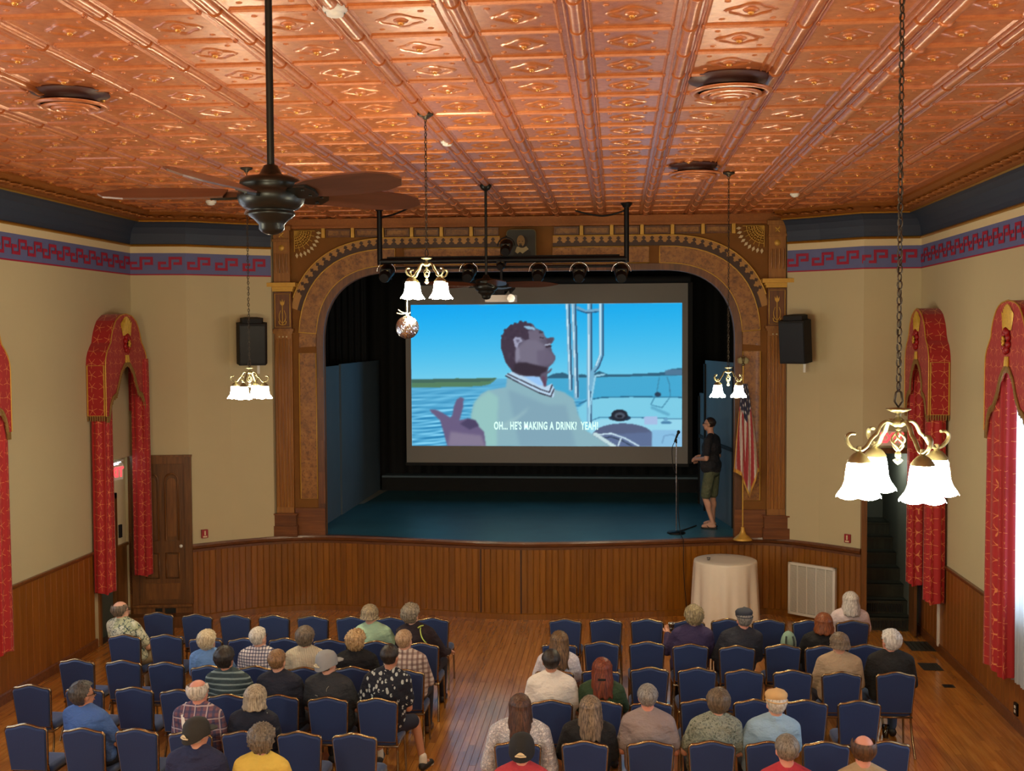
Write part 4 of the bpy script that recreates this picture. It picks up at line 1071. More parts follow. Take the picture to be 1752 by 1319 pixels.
T_SUB.materials.append(emis('subtitle_glow', srgb(200, 240, 236), 1.0))
pt = onY(934, 729, SY); o = link('subtitle', T_SUB, SC, (pt.x - SC.location.x, -0.01, pt.z - SC.location.z)); o.rotation_euler = (PI / 2, 0, 0)
bbw = max(v.co.x for v in T_SUB.vertices) - min(v.co.x for v in T_SUB.vertices)
want = onY(1023, 729, SY).x - onY(845, 729, SY).x; o.scale = (want / bbw, 0.98, 1)

# stage flats, drapes, cable, clutter
def flat(x, y0, y1, z1, label, grp=None, th=.04, rz=0, mat=None):
    t = thing('stage_flat', label, 'stage flat', (x, y0, 1.235), rz, grp)
    m = MB(); m.box(0, th, 0, y1 - y0, 0, z1 - 1.235); obj('panel', m, mat or M_FLAT, t)
    m = MB(); sx = -.03
    for (a, b, c, d) in ((0, .06, 0, z1 - 1.3), (y1 - y0 - .06, y1 - y0, 0, z1 - 1.3), (0, y1 - y0, 1.3, 1.36)): m.box(sx, 0, a, b, c, d)
    obj('stile', m, M_BLACK, t); return t
flat(-5.12, 19.0, 20.55, 4.0, 'dark blue-grey stage flat nearest the left arch')
flat(-5.10, 20.62, 24.0, 4.02, 'long dark stage flat receding along the left of the stage')
flat(1.98, 19.5, 21.5, 4.05, 'blue-lit stage flat at the right behind the standing man', rz=.17)
flat(1.70, 21.6, 22.4, 3.4, 'narrow lower stage flat between the screen and the standing man', rz=.12)
mb = MB(); n = 120; vs = []
for z in (1.3, 6.3):
    for k in range(n + 1): vs.append(V((-6.3 + 9.6 * k / n, 24.35 + .05 * math.sin(k * 1.3), z)))
mb.add(vs, [(k, k + 1, n + 2 + k, n + 1 + k) for k in range(n)], 0, True); o = obj('back_curtain', mb, M_BLACK); tag(o, 'black pleated curtain across the back of the stage', 'curtain')
for i, (x, lab) in enumerate(((-6.1, 'tall black leg curtain at the left wing of the stage'), (2.35, 'tall black leg curtain at the right wing of the stage'))):
    mb = MB(); vs = []
    for z in (1.24, 6.3):
        for k in range(31): vs.append(V((x + .9 * k / 30, 23.6 + .04 * math.sin(k * 1.4), z)))
    mb.add(vs, [(k, k + 1, 32 + k, 31 + k) for k in range(30)], 0, True); o = obj('leg_curtain', mb, M_BLACK); tag(o, lab, 'curtain')
mb = MB(); vs = []
for z in (5.72, 6.44):
    for k in range(81): vs.append(V((-5.2 + 7.6 * k / 80, 19.6 + .03 * math.sin(k * 1.4), z)))
mb.add(vs, [(k, k + 1, 82 + k, 81 + k) for k in range(80)], 0, True); o = obj('border_curtain', mb, M_BLACK); tag(o, 'black border curtain hanging inside the top of the arch', 'curtain')
t = thing('rear_platform', 'low dark ledge along the back of the stage floor', 'ledge', (-1.4, 24.0, 1.235)); m = MB(); m.box(-3.6, 3.6, -.1, .3, 0, .32); obj('ledge_top', m, M_FLAT, t); m = MB(); m.box(-3.6, 3.6, -.12, -.1, 0, .28); obj('ledge_face', m, M_BLACK, t)
# pale paper strip on the floor at the left flats
p = onZ(636, 852, 1.24); m = MB(); m.add([V(onZ(a, b, 1.242)) for a, b in ((594, 862), (622, 862), (668, 836), (648, 838), (620, 852))], [(0, 1, 2, 3, 4)]); m.add([V(onZ(a, b, 1.236)) for a, b in ((594, 862), (622, 862), (668, 836), (648, 838), (620, 852))], [(4, 3, 2, 1, 0)])
o = obj('floor_batten', m, plain('pale_board', srgb(150, 156, 150), 0.7)); tag(o, 'pale flat board lying along the foot of the left stage flats', 'board')
for (px, py, lab) in ((935, 822, 'small black floor stand under the middle of the screen'), (1096, 820, 'black T-shaped floor stand under the right of the screen')):
    p = onZ(px, py, 1.24); t = thing('floor_stand', lab, 'stand', (p.x, p.y - .0, 1.24)); m = MB(); m.tube([(0, 0, .05), (0, 0, .75)], .018, 6); obj('post', m, M_BLKM, t)
    m = MB(); m.box(-.35, .35, -.03, .03, 0, .05); obj('foot_bar', m, M_BLKM, t)
p = onZ(1193, 838, 1.24); t = thing('stage_clutter', 'small chrome clamp on the stage floor behind the man', 'clamp', p); m = MB(); m.box(-.1, .1, -.05, .05, 0, .08); m.ell((.1, 0, .12), (.05, .05, .05)); obj('clamp_body', m, M_CHROME, t)
p = onZ(1240, 872, 1.24); t = thing('cable_pile', 'tangle of black cables at the right wing', 'cables', p); m = MB(); rr = random.Random(5)
for k in range(9): m.tube(crom([(rr.uniform(-.2, .2), rr.uniform(-.3, .4), rr.uniform(.01, .5)) for _ in range(5)], 5), .014, 5)
obj('cable', m, M_BLKM, t)

# ------------------------------------------------------------------ lighting bar with stage lights
BY = 16.9
bl, br = onY(650, 447, BY), onY(1072, 443, BY); bz = (bl.z + br.z) / 2
t = thing('lighting_bar', 'black pipe lighting bar hung from the ceiling before the arch', 'lighting bar', (0, BY, 0))
m = MB(); m.tube([(bl.x, 0, bz), (br.x, 0, bz)], .045, 8); m.tube([(bl.x + .1, .06, bz - .1), (br.x - .05, .06, bz - .1)], .022, 6); obj('cross_pipe', m, M_BLKM, t)
m = MB(); m.box(bl.x + .1, br.x - .1, .03, .09, bz + .02, bz + .07); obj('wireway', m, M_BLACK, t)
for x in (bl.x, br.x): m = MB(); m.tube([(x, 0, bz - .05), (x, 0, 6.47)], .04, 8); m.lathe([(.09, 6.46), (.05, 6.40)], 10, (x, 0, 0)); obj('drop_pipe', m, M_BLKM, t)
m = MB(); m.tube(crom([(br.x, 0, 6.36), (br.x - .35, 0, 6.28), (br.x - .75, 0, 6.36)], 6), .014, 5); m.tube(crom([(bl.x, 0, 6.3), (bl.x + .3, -.2, 6.34), (bl.x + .62, -.4, 6.44)], 6), .014, 5); obj('power_cord', m, M_BLKM, t)
m = MB(); rr = random.Random(9)
for k in range(26): x = bl.x + .15 + k * (br.x - bl.x - .3) / 26; m.tube([(x, 0, bz - .05), (x, 0, bz + .05), (x, .03, bz - .02)], .05, 4, flat=(1, .2))
o = obj('cable_ties', m, M_BRASS, t) if False else None
def stage_light(px, py, label, up=False, s=1.0):
    p = onY(px, py, BY); t = thing('stage_light', label, 'stage light', (p.x, BY, p.z), 0, 'stage lights on the black lighting bar'); t.scale = (s, s, s)
    Mx = Matrix.Rotation(-1.15, 4, 'X')
    m = MB(); m.lathe([(.07, -.2), (.085, -.16), (.095, .0), (.11, .1), (.11, .13), (.085, .13)], 12, M=Mx); m.box(-.08, .08, -.11, .02, -.09, .06); obj('lamp_can', m, M_BLKM, t)
    m = MB(); m.tube([(.14 * math.cos(a), 0, .14 * math.sin(a) + (.03)) for a in [PI * j / 12 for j in range(13)]], .012, 5); m.tube([(0, 0, .17), (0, 0, bz - p.z if not up else .2)], .014, 5); obj('yoke', m, M_CHROME if not up else M_BLKM, t)
    m = MB()
    for j in range(3): m.box(-.045 + j * .035, -.02 + j * .035, -.122, -.11, -.01, .04)
    m.box(-.07, .06, -.125, -.11, -.06, -.045); obj('vent_label', m, M_BRASS, t)
    return t
for px, lab in ((661, 'black stage light at the left end of the bar'), (802, 'black stage light left of the far ceiling fan rod'), (921, 'black stage light just below and right of the portrait plaque'), (991, 'black stage light above the screen, second from the bar end'), (1063, 'black stage light under the right drop pipe')):
    stage_light(px, 468, lab)
stage_light(866, 424, 'black stage light standing above the bar beside the portrait', True, .9)
stage_light(857, 452, 'small black stage light with ring yoke left of the portrait', True, .7)

# projector over the screen
p = onY(858, 511, 16.9); t = thing('projector', 'white projector hanging beneath the black pipe above the screen', 'projector', p)
m = MB(); m.box(-.23, .22, -.14, .14, -.05, .05); obj('projector_body', m, M_WHITE, t)
m = MB(); m.lathe([(.04, 0), (.06, .02), (.06, .05)], 12, M=Matrix.Translation((.16, -.14, 0)) @ Matrix.Rotation(PI / 2, 4, 'X')); obj('lens_ring', m, M_CHROME, t)
m = MB(); rr = random.Random(4)
for k in range(8): m.tube(crom([(-.1 + rr.uniform(-.25, .3), -.1, .06 + rr.uniform(0, .05)), (rr.uniform(-.2, .2), 0, .16), (rr.uniform(-.1, .2), .05, .07 + rr.uniform(0, .1))], 4), .02, 5)
m.box(-.24, .05, -.1, .1, .06, .13); m.tube([(0, 0, .1), (0, 0, bz - p.z)], .02, 6); obj('mount_and_cables', m, M_BLACK, t)

# ------------------------------------------------------------------ chandeliers
def sconce_profile(): return [(.040, 0), (.047, -.012), (.052, -.045), (.056, -.08), (.066, -.105), (.082, -.125), (.092, -.138)]
shade_m = MB(); pr = sconce_profile(); seg = 30; vs = []
for i, (r, z) in enumerate(pr):
    for k in range(seg):
        a = 2 * PI * k / seg; f = (i / (len(pr) - 1)) ** 3; vs.append(V(((r + .004 * f * math.cos(6 * a)) * math.cos(a), (r + .004 * f * math.cos(6 * a)) * math.sin(a), z - .010 * f * abs(math.sin(3 * a)))))
shade_m.add(vs, [(i * seg + k, i * seg + (k + 1) % seg, (i + 1) * seg + (k + 1) % seg, (i + 1) * seg + k) for i in range(len(pr) - 1) for k in range(seg)], 0, True)
shade_me = shade_m.mesh('glass_shade', M_GLOW)
cup = MB(); cup.lathe([(.010, .045), (.012, .02), (.022, .016), (.034, .004), (.046, -.012), (.048, -.018)], 16); cup_me = cup.mesh('shade_cup', M_BRASS)
arm = MB(); apts = crom([(.03, 0, -.004), (.055, 0, .004), (.08, 0, -.012), (.098, 0, -.045), (.108, 0, -.053), (.125, 0, -.07), (.145, 0, -.098), (.172, 0, -.111), (.203, 0, -.102), (.226, 0, -.078), (.230, 0, -.056), (.215, 0, -.042), (.194, 0, -.043)], 4)
arm.tube(apts, .0085, 6, flat=(.8, 1.3)); arm_me = arm.mesh('scroll_arm', M_BRASS)
hub = MB(); hub.lathe([(0, .06), (.05, .055), (.05, .051), (.028, .042), (.012, .036), (.010, .02), (.02, .012), (.028, .006), (.030, -.012), (.014, -.02)], 18); hub_me = hub.mesh('hub', M_BRASS)
fin = MB()
for k in range(4):
    fin.tube([(.028 * math.sin(PI * j / 10) * math.cos(k * PI / 2 + j * .3), .028 * math.sin(PI * j / 10) * math.sin(k * PI / 2 + j * .3), -.035 - .085 * j / 10) for j in range(11)], .0045, 5)
fin.lathe([(0, -.02), (.012, -.03), (.006, -.036)], 10); fin.lathe([(.006, -.12), (.012, -.126), (.012, -.142), (.006, -.146), (.02, -.155), (.012, -.166), (0, -.175)], 12); fin_me = fin.mesh('cage_finial', M_BRASS)
link_mb = MB(); link_mb.tube([(.011 * math.cos(a), 0, .019 * math.sin(a)) for a in [2 * PI * j / 10 for j in range(10)]], .0032, 5, closed=True)
def chandelier(pt, rot, label, zc=6.46):
    t = thing('chandelier', label, 'chandelier', pt, rot, 'four-shade brass chandeliers'); link('hub', hub_me, t); link('cage_finial', fin_me, t)
    for k in range(4):
        a = k * PI / 2; o = link('scroll_arm', arm_me, t, None, a); s = link('glass_shade', shade_me, t, (.176 * math.cos(a), .176 * math.sin(a), -.155))
        link('shade_cup', cup_me, t, (.176 * math.cos(a), .176 * math.sin(a), -.14))
    m = MB(); m.tube([(0, 0, .06), (.018, 0, .085), (.012, 0, .12), (0, 0, .13), (-.012, 0, .12), (-.018, 0, .085)], .005, 5, closed=True); obj('loop', m, M_CHAIN, t)
    m = MB(); z = .13; k = 0; top = zc - pt[2]
    while z < top - .03:
        M = Matrix.Translation((0, 0, z + .016)) @ Matrix.Rotation(PI / 2 * (k % 2) + .4, 4, 'Z'); m.add([M @ V(q) for q in link_mb.v], link_mb.f, 0, True); z += .0315; k += 1
    m.tube([(.006 * math.sin(j * .9), .006 * math.cos(j * .9), .12 + (top - .12) * j / 60) for j in range(61)], .0022, 4)
    o = obj('chain', m, M_CHAIN, t)
    m = MB(); m.lathe([(.07, 0), (.072, -.008), (.055, -.02), (.03, -.028), (.022, -.045), (.008, -.05)], 18, (0, 0, top + .0)); obj('ceiling_canopy', m, M_CHAIN, t)
    return t
def chz(px, py, Y): return onY(px, py, Y)
chandelier(tuple(onY(1537, 722, 4.75)), math.radians(18), 'near brass chandelier with four glowing bell shades, on a long chain')
chandelier(tuple(onY(730, 452, 9.9)), math.radians(45 + 3), 'brass chandelier hanging left of the arch centre above the mirror ball')
chandelier(tuple(onY(427, 637, 12.8)), math.radians(0 - 4), 'brass chandelier in front of the left wall speaker')
chandelier(tuple(onY(1246, 636, 13.9)), math.radians(45 - 6), 'brass chandelier above the flag at the right of the arch')
# mirror ball
p = onY(697, 560, 9.9); t = thing('mirror_ball', 'silver mirror ball on a string below the centre-left chandelier', 'mirror ball', p)
m = MB(); R0 = .1
for i in range(1, 24):
    th0, th1 = PI * (i - .5) / 24, PI * (i + .5) / 24 - .012; n = max(4, int(46 * math.sin(PI * i / 24)))
    for k in range(n):
        a0, a1 = 2 * PI * k / n, 2 * PI * (k + .92) / n; tlt = random.uniform(-.0022, .0022)
        q = [V((math.sin(a) * math.cos(b), math.sin(a) * math.sin(b), math.cos(a))) * (R0 + (tlt if j % 2 else -tlt)) for j, (a, b) in enumerate(((th0, a0), (th1, a0), (th1, a1), (th0, a1)))]
        m.add(q, [(0, 1, 2, 3)])
o = obj('mirror_tiles', m, M_CHROME, t); o['kind'] = 'stuff'
m = MB(); m.ell((0, 0, 0), (.097, .097, .097)); obj('core', m, plain('ball_core', srgb(120, 100, 80), .5), t)
m = MB(); m.tube([(0, 0, .1), (0, 0, .31)], .004, 5); m.lathe([(.014, .1), (.014, .115), (.004, .12)], 8); obj('hanging_string', m, M_WHITE, t)
m = MB(); m.tube(crom([(0, 0, .125), (-.04, -.02, .13), (-.075, -.02, .155)], 4), .005, 5); m.tube(crom([(0, 0, .125), (-.04, -.03, .115), (-.085, -.03, .125)], 4), .005, 5); m.tube(crom([(0, 0, .125), (.02, -.02, .118), (.03, -.02, .13)], 4), .005, 5); obj('ribbon', m, M_CREAM, t)

# ------------------------------------------------------------------ ceiling fans
def fan(pt, a0, label, R=.80, zc=6.46, nb=5):
    t = thing('ceiling_fan', label, 'ceiling fan', pt, 0)
    m = MB(); m.lathe([(.02, .15), (.032, .145), (.05, .11), (.06, .10), (.12, .09), (.14, .075), (.145, .055), (.13, .04), (.15, .025), (.155, .0), (.145, -.03), (.125, -.05), (.105, -.058), (.10, -.066), (.11, -.07), (.105, -.083), (.075, -.105), (.058, -.125), (.058, -.145), (.045, -.158), (.025, -.168), (0, -.172)], 28); obj('motor_housing', m, M_FANM, t)
    m = MB(); m.tube([(0, 0, .14), (0, 0, zc - pt[2])], .0175, 10); obj('down_rod', m, M_FANM, t)
    m = MB(); m.lathe([(.075, 0), (.078, -.02), (.055, -.06), (.02, -.08)], 18, (0, 0, zc - pt[2])); obj('ceiling_canopy', m, M_FANM, t)
    for k in range(nb):
        a = math.radians(a0 + 360 / nb * k); pitch = Matrix.Rotation(-.40, 4, 'X')
        m = MB(); pts = [(.21, -.055), (.3, -.075), (.5, -.088), (.66, -.08), (.76, -.05), (R, -.0), (.76, .05), (.66, .075), (.5, .08), (.3, .07), (.21, .055)]
        pts = [(x * R / .8, y) for x, y in pts]; m.prism(pts, -.004, .004, 'z', M=pitch); m = m
        bo = obj('blade', m, M_BLADE, t); bo.location = (0, 0, .02); bo.rotation_euler = (0, 0, a)
        m = MB(); m.prism([(.12, -.03), (.2, -.05), (.27, -.045), (.29, 0), (.27, .045), (.2, .05), (.12, .03)], -.018, -.006, 'z', M=pitch)
        for (x, y) in ((.24, -.025), (.24, .025)): m.ell(pitch @ V((x, y, -.02)), (.01, .01, .006), seg=6, rings=4)
        br_ = obj('blade_iron', m, M_FANM, bo)
    return t
fan(tuple(onY(464, 338, 5.15)), 41, 'near ceiling fan with dark iron motor and brown blades')
fan(tuple(onY(832, 490, 14.6)), 3, 'far ceiling fan on a long rod in front of the screen top', .86)
# round ceiling diffusers
def diffuser(px, py, Y, label, w):
    p = onY(px, py, Y); t = thing('ceiling_diffuser', label, 'ceiling vent', (p.x, p.y, 6.47), 0, 'round copper-painted ceiling vents'); s = w / .6
    m = MB(); m.lathe([(.30 * s, -.0), (.31 * s, -.015), (.2 * s, -.03), (.2 * s, -.075)], 36, caps=False); obj('neck', m, plain('diffuser_dark', srgb(70, 30, 16), .5), t)
    for k, (r, z) in enumerate(((.30, -.10), (.225, -.118), (.155, -.128), (.09, -.135))):
        m = MB(); m.lathe([(r * s, z), (r * s, z - .008), ((r - .035) * s, z - .022), ((r - .05) * s, z + .012)], 36, caps=False); obj('cone_ring', m, M_COPPER, t)
    m = MB(); m.lathe([(0, -.15), (.035 * s, -.145), (.045 * s, -.12)], 20); obj('centre_cone', m, M_COPPER, t)
    m = MB(); m.lathe([(.27 * s, -.085), (0.02, -.085)], 24); obj('baffle', m, plain('diffuser_dark', srgb(70, 30, 16), .5), t)
diffuser(121, 184, 8.75, 'round copper-painted ceiling vent at the upper left', .58)
diffuser(1250, 162, 8.85, 'round copper-painted ceiling vent at the upper right', .62)
diffuser(1190, 300, 13.3, 'farthest round ceiling vent, by the arch end', .61)
for (px, py, z, lab, s) in ((573, 20, 6.44, 'white smoke detector at the top edge of the ceiling', 1.1), (765, 246, 6.44, 'white smoke detector right of the centre-left chandelier chain', .95), (361, 347, 6.44, 'white smoke detector behind the near fan blade', 1.15), (1360, 334, 6.44, 'white smoke detector near the right front corner', 1.0)):
    p = onZ(px, py, z); t = thing('smoke_detector', lab, 'smoke detector', (p.x, p.y, 6.47), 0, 'white smoke detectors on the ceiling'); t.scale = (s, s, s)
    m = MB(); m.lathe([(.065, 0), (.067, -.02), (.055, -.035)], 20, caps=False); m.lathe([(.06, -.022), (0, -.022)], 20, caps=False); obj('base', m, M_WHITE, t); m = MB(); m.lathe([(.05, -.03), (.045, -.05), (.02, -.058), (0, -.06)], 20); obj('sensor_cap', m, M_WHITE, t)

# ------------------------------------------------------------------ wall fittings
def speaker(pt, rz, label, flip=1):
    t = thing('wall_speaker', label, 'loudspeaker', pt, rz, 'black wall speakers either side of the arch')
    Mx = Matrix.Rotation(.12, 4, 'X'); m = MB()
    pl = [(-.2, -.2), (.2, -.2), (.24, .02), (.12, .2), (-.12, .2), (-.24, .02)]
    m.prism(pl, -.36, .30, 'z', M=Mx); m.prism([(x * .75, y * .8 + .03) for x, y in pl], .30, .37, 'z', M=Mx); obj('cabinet', m, M_BLACK, t)
    m = MB(); m.box(-.19, .19, -.212, -.2, -.33, .27, 0, Mx); obj('grille', m, M_BLKM, t)
    m = MB(); m.box(-.06, .06, .0, .03, .372, .376, 0, Mx); m.box(-.03, .03, .1, .4, -.05, .05); obj('bracket', m, M_BLKM, t)
    m = MB(); m.box(.1 * flip - .02, .1 * flip + .02, .1, .13, -.52, -.36); obj('wall_tab', m, M_WHITE, t)
p = onY(431, 584, 17.72); speaker(tuple(p), .35, 'black wall speaker left of the arch behind a chandelier')
p = onY(1362, 580, 18.02); speaker(tuple(p), -.5, 'black wall speaker right of the arch')
def wall_box(px, py, Y, w, h, mat, label, cat, name, rz, det=None):
    p = onY(px, py, Y); t = thing(name, label, cat, p, rz); m = MB(); m.box(-w / 2, w / 2, -.03, .05, -h / 2, h / 2); obj('housing', m, mat, t)
    m = MB(); m.box(-w * .32, w * .32, -.036, -.03, -h * .42, -h * .25); m.box(-w * .1, w * .1, -.04, -.03, -.02, .05); obj('face_plate', m, det or M_CREAM, t)
AF = math.atan2(18.2 - 17.84, .65)
wall_box(398, 778, 17.98, .14, .19, M_RED, 'square red fire alarm strobe on the left wall flank', 'fire alarm', 'fire_alarm', .5, M_CREAM)
wall_box(350, 913, 17.53, .10, .13, M_RED, 'small red alarm pull station above the left rail', 'alarm pull', 'alarm_pull', .6)
wall_box(1451, 921, 17.83, .10, .13, M_RED, 'small red alarm pull station above the right rail', 'alarm pull', 'alarm_pull', -.7)
# return-air grille on the right flank
a, b = V((2.78, stage_y(2.78), 0)), V((3.42, stage_y(3.42), 0)); c = (a + b) / 2; d = b - a; n_ = V((d.y, -d.x, 0)).normalized()
t = thing('air_grille', 'large white louvred air grille on the wainscot below the right flank', 'air grille', tuple(c + n_ * .07 + V((0, 0, .07))), math.atan2(d.y, d.x))
gw, gh = d.length, .83
m = MB()
for (x0, x1, z0, z1) in ((-gw / 2, gw / 2, 0, .04), (-gw / 2, gw / 2, gh - .04, gh), (-gw / 2, -gw / 2 + .04, 0, gh), (gw / 2 - .04, gw / 2, 0, gh)): m.box(x0, x1, -.03, .03, z0, z1)
obj('frame', m, M_WHITE, t)
for k in range(1, 5): x = -gw / 2 + gw * k / 5; m = MB(); m.box(x - .008, x + .008, -.025, .02, .04, gh - .04); obj('mullion', m, M_WHITE, t)
m = MB()
for k in range(44): z = .05 + k * (gh - .1) / 44; m.box(-gw / 2 + .03, gw / 2 - .03, -.012, .006, z, z + .009)
o = obj('louvres', m, M_WHITE, t); o['kind'] = 'stuff'
m = MB(); m.box(-gw / 2 + .02, gw / 2 - .02, .008, .02, .03, gh - .03); obj('backing', m, plain('grille_grey', srgb(170, 165, 150), .6), t)
# floor registers, outlet
for (px, py, w, l, lab) in ((1592, 1141, .26, .34, 'dark metal floor register near the right wall'), (1623, 1174, .14, .12, 'small square floor outlet cover by the right wall'), (1583, 1106, .5, .5, 'dark doormat at the foot of the right stair doorway')):
    p = onZ(px, py, 0); t = thing('doormat' if 'mat' in lab else 'floor_register', lab, 'mat' if 'mat' in lab else 'floor vent', (p.x, p.y, .001)); m = MB(); m.box(-w / 2, w / 2, -l / 2, l / 2, 0, .006); obj('plate', m, plain('register_dark', srgb(38, 40, 30), .6), t)
    m = MB()
    for k in range(7): m.box(-w / 2 + .01 + k * (w - .03) / 7, -w / 2 + .02 + k * (w - .03) / 7, -l * .42, l * .42, .006, .009)
    obj('ribs', m, M_BLKM, t)
p = onX(1738, 1213, XR - .03); t = thing('wall_outlet', 'small dark wall outlet low on the right wainscot', 'outlet', p); m = MB(); m.box(-.01, .03, -.05, .05, -.07, .07); obj('plate', m, M_BLKM, t); m = MB(); m.box(-.014, -.01, -.02, .02, .01, .04); m.box(-.014, -.01, -.02, .02, -.04, -.01); obj('socket', m, M_WHITE, t)

# ------------------------------------------------------------------ table, microphone, flag
def cloth_table(x, y, h, rt, rb, label, seed):
    t = thing('round_table', 'round table hidden under ' + label, 'table', (x, y, 0)); m = MB(); m.lathe([(0, h - .03), (rt - .01, h - .03), (rt - .01, h - .006), (0, h - .006)], 32); obj('tabletop', m, M_WHITE, t)
    m = MB(); m.tube([(0, 0, .02), (0, 0, h - .03)], .04, 8); m.lathe([(.25, 0), (.25, .02), (.05, .04)], 16); obj('pedestal', m, M_BLKM, t)
    m = MB(); n = 120; rr = random.Random(seed); ph = [rr.uniform(0, 6) for _ in range(4)]; vs = []
    prof = [(0, h), (rt * .6, h), (rt - .01, h), (rt + .006, h - .008), (rt + .012, h - .03)] + [(None, k) for k in range(1, 10)]
    for r, z in prof:
        for k in range(n):
            a = 2 * PI * k / n
            if r is not None: rad, zz = r, z
            else:
                f = z / 9; fold = math.sin(11 * a + ph[0]) + .6 * math.sin(17 * a + ph[1]) + .4 * math.sin(7 * a + ph[2]); rad = rt + .012 + (rb - rt - .03) * f ** .8 + .026 * fold * f ** .7; zz = h - .03 - (h - .05) * f
            vs.append(V((rad * math.cos(a), rad * math.sin(a), zz)))
    m.add(vs, [(i * n + k, i * n + (k + 1) % n, (i + 1) * n + (k + 1) % n, (i + 1) * n + k) for i in range(len(prof) - 1) for k in range(n)], 0, True)
    o = obj('tablecloth', m, M_CLOTH, None, (x, y, 0)); tag(o, label, 'tablecloth')
cloth_table(1.66, 17.62, 1.07, .47, .54, 'white floor-length cloth on the round table before the stage', 1)
cloth_table(4.14, 10.75, 1.06, .34, .38, 'white tablecloth cut by the bottom right corner', 2)
p = onY(1205, 951, 17.5); t = thing('clear_cup', 'small clear glass lying on the round table before the stage', 'cup', (1.40, 17.55, 1.075)); m = MB(); m.lathe([(.02, 0), (.028, .04), (.026, .04), (.018, .004)], 12, M=Matrix.Rotation(0, 4, 'Y')); obj('cup_wall', m, M_GLASS, t)

p = onZ(1157, 911, 1.25); t = thing('microphone_stand', 'straight microphone stand at the right front of the stage', 'microphone stand', (p.x, p.y, 1.235))
m = MB(); m.lathe([(.15, 0), (.155, .012), (.14, .03), (.03, .045), (.015, .05)], 8); obj('base', m, M_BLKM, t)
m = MB(); m.tube([(0, 0, .04), (0, 0, 1.55)], .009, 8); m.tube([(0, 0, .85), (0, 0, .93)], .015, 8); obj('pole', m, M_CHROME, t)
m = MB(); m.tube([(-.03, 0, 1.52), (.025, 0, 1.66)], [.013, .02], 8); m.tube([(0, 0, 1.5), (0, 0, 1.57)], .014, 6); obj('microphone', m, M_BLKM, t)
m = MB(); m.ell((.036, 0, 1.685), (.028, .028, .032)); obj('microphone_grille', m, M_BLACK, t)
m = MB(); yl = stage_y(p.x) - p.y - .07; m.tube(crom([(-.03, 0, 1.52), (-.07, -.01, 1.4), (-.05, -.01, 1.1), (.02, -.01, .9), (.03, -.02, .4), (.06, -.1, .05), (.07, yl, .03), (.08, yl - .03, -.05), (.09, yl - .03, -.6), (.16, yl - .05, -1.2), (.3, yl - .25, -1.225)], 6), .006, 5); m.tube(crom([(.05, .1, .02), (.2, .4, .01), (.38, .75, .01)], 6), .012, 5); obj('cable', m, M_BLACK, t)

# flag on a stand
FX, FY = 2.0, 18.62
t = thing('flag_stand', 'brass flag stand with eagle on top beside the right pilaster', 'flag stand', (FX, FY - .28, 1.25))
m = MB(); m.lathe([(.15, 0), (.155, .01), (.12, .04), (.06, .09), (.035, .14), (.028, .18), (.03, .2), (.012, .21)], 24); obj('base', m, M_GOLDP, t)
m = MB(); m.tube([(0, 0, .2), (0, 0, 2.78)], .013, 8); obj('pole', m, M_GOLDP, t)
m = MB(); m.ell((0, 0, 2.80), (.025, .025, .025)); m.ell((0, 0, 2.87), (.02, .03, .05)); m.ell((0, -.02, 2.93), (.014, .02, .016))
for s in (-1, 1): m.add([(0, 0, 2.84), (s * .03, 0, 2.92), (s * .085, 0, 2.90), (s * .075, 0, 2.82), (s * .03, 0, 2.81)], [(0, 1, 2, 3, 4)]); m.tube([(0, 0, 2.86), (s * .04, 0, 2.92), (s * .085, 0, 2.88), (s * .075, 0, 2.82)], .01, 5)
obj('eagle', m, M_BRASS, t)
# flag cloth, gathered round the pole: narrow at the top, flaring to a pointed gold-fringed hem
NU, NV = 72, 60; vs = []; colr = []
for j in range(NV + 1):
    v_ = j / NV
    for i in range(NU + 1):
        u_ = i / NU; c_ = 2 * u_ - 1; w = .04 + .165 * v_ ** .85
        Lz = 1.50 + .34 * max(0, 1 - abs(u_ - .62) * 3.2) - .10 * abs(c_)
        vs.append(V((.02 + w * c_ + .03 * v_, -.05 - .045 * math.cos(c_ * 1.5) - .030 * math.sin(u_ * 22 + v_ * 2) * (.3 + v_), 2.50 - v_ * Lz)))
        if v_ < .36 - .10 * abs(c_) :
            a_, b_ = u_ * 5, v_ * 13 + (int(u_ * 5) % 2) * .5; du, dv = (a_ % 1 - .5) * .09, (b_ % 1 - .5) * .13
            c = (.72, .72, .76) if (du * du + dv * dv) ** .5 < .021 else (.02, .024, .07)
        else: c = (.36, .03, .04) if int((u_ * 1.0 + .28 * v_ * (1 if u_ > .45 else -1) + 2) * 7.5) % 2 == 0 else (.62, .55, .50)
        if v_ > .955 or (u_ < .04 and v_ > .3): c = (.60, .34, .05)
        colr += [*c, 1]
m = MB(); m.add(vs, [(j * (NU + 1) + i, j * (NU + 1) + i + 1, (j + 1) * (NU + 1) + i + 1, (j + 1) * (NU + 1) + i) for j in range(NV) for i in range(NU)], 0, True)
me = m.mesh('flag', []); ca = me.color_attributes.new('pic', 'FLOAT_COLOR', 'POINT'); ca.data.foreach_set('color', colr)
q = NT('flag_cloth'); at = q.n('ShaderNodeVertexColor'); at.layer_name = 'pic'; q.l(at.outputs[0], q.b.inputs['Base Color']); q.set(rough=.6, sheen=.2); me.materials.append(q.m)
o = link('flag', me, None, (FX, FY - .28, 1.25)); tag(o, 'furled red and white striped flag with starred dark canton and gold fringe', 'flag')

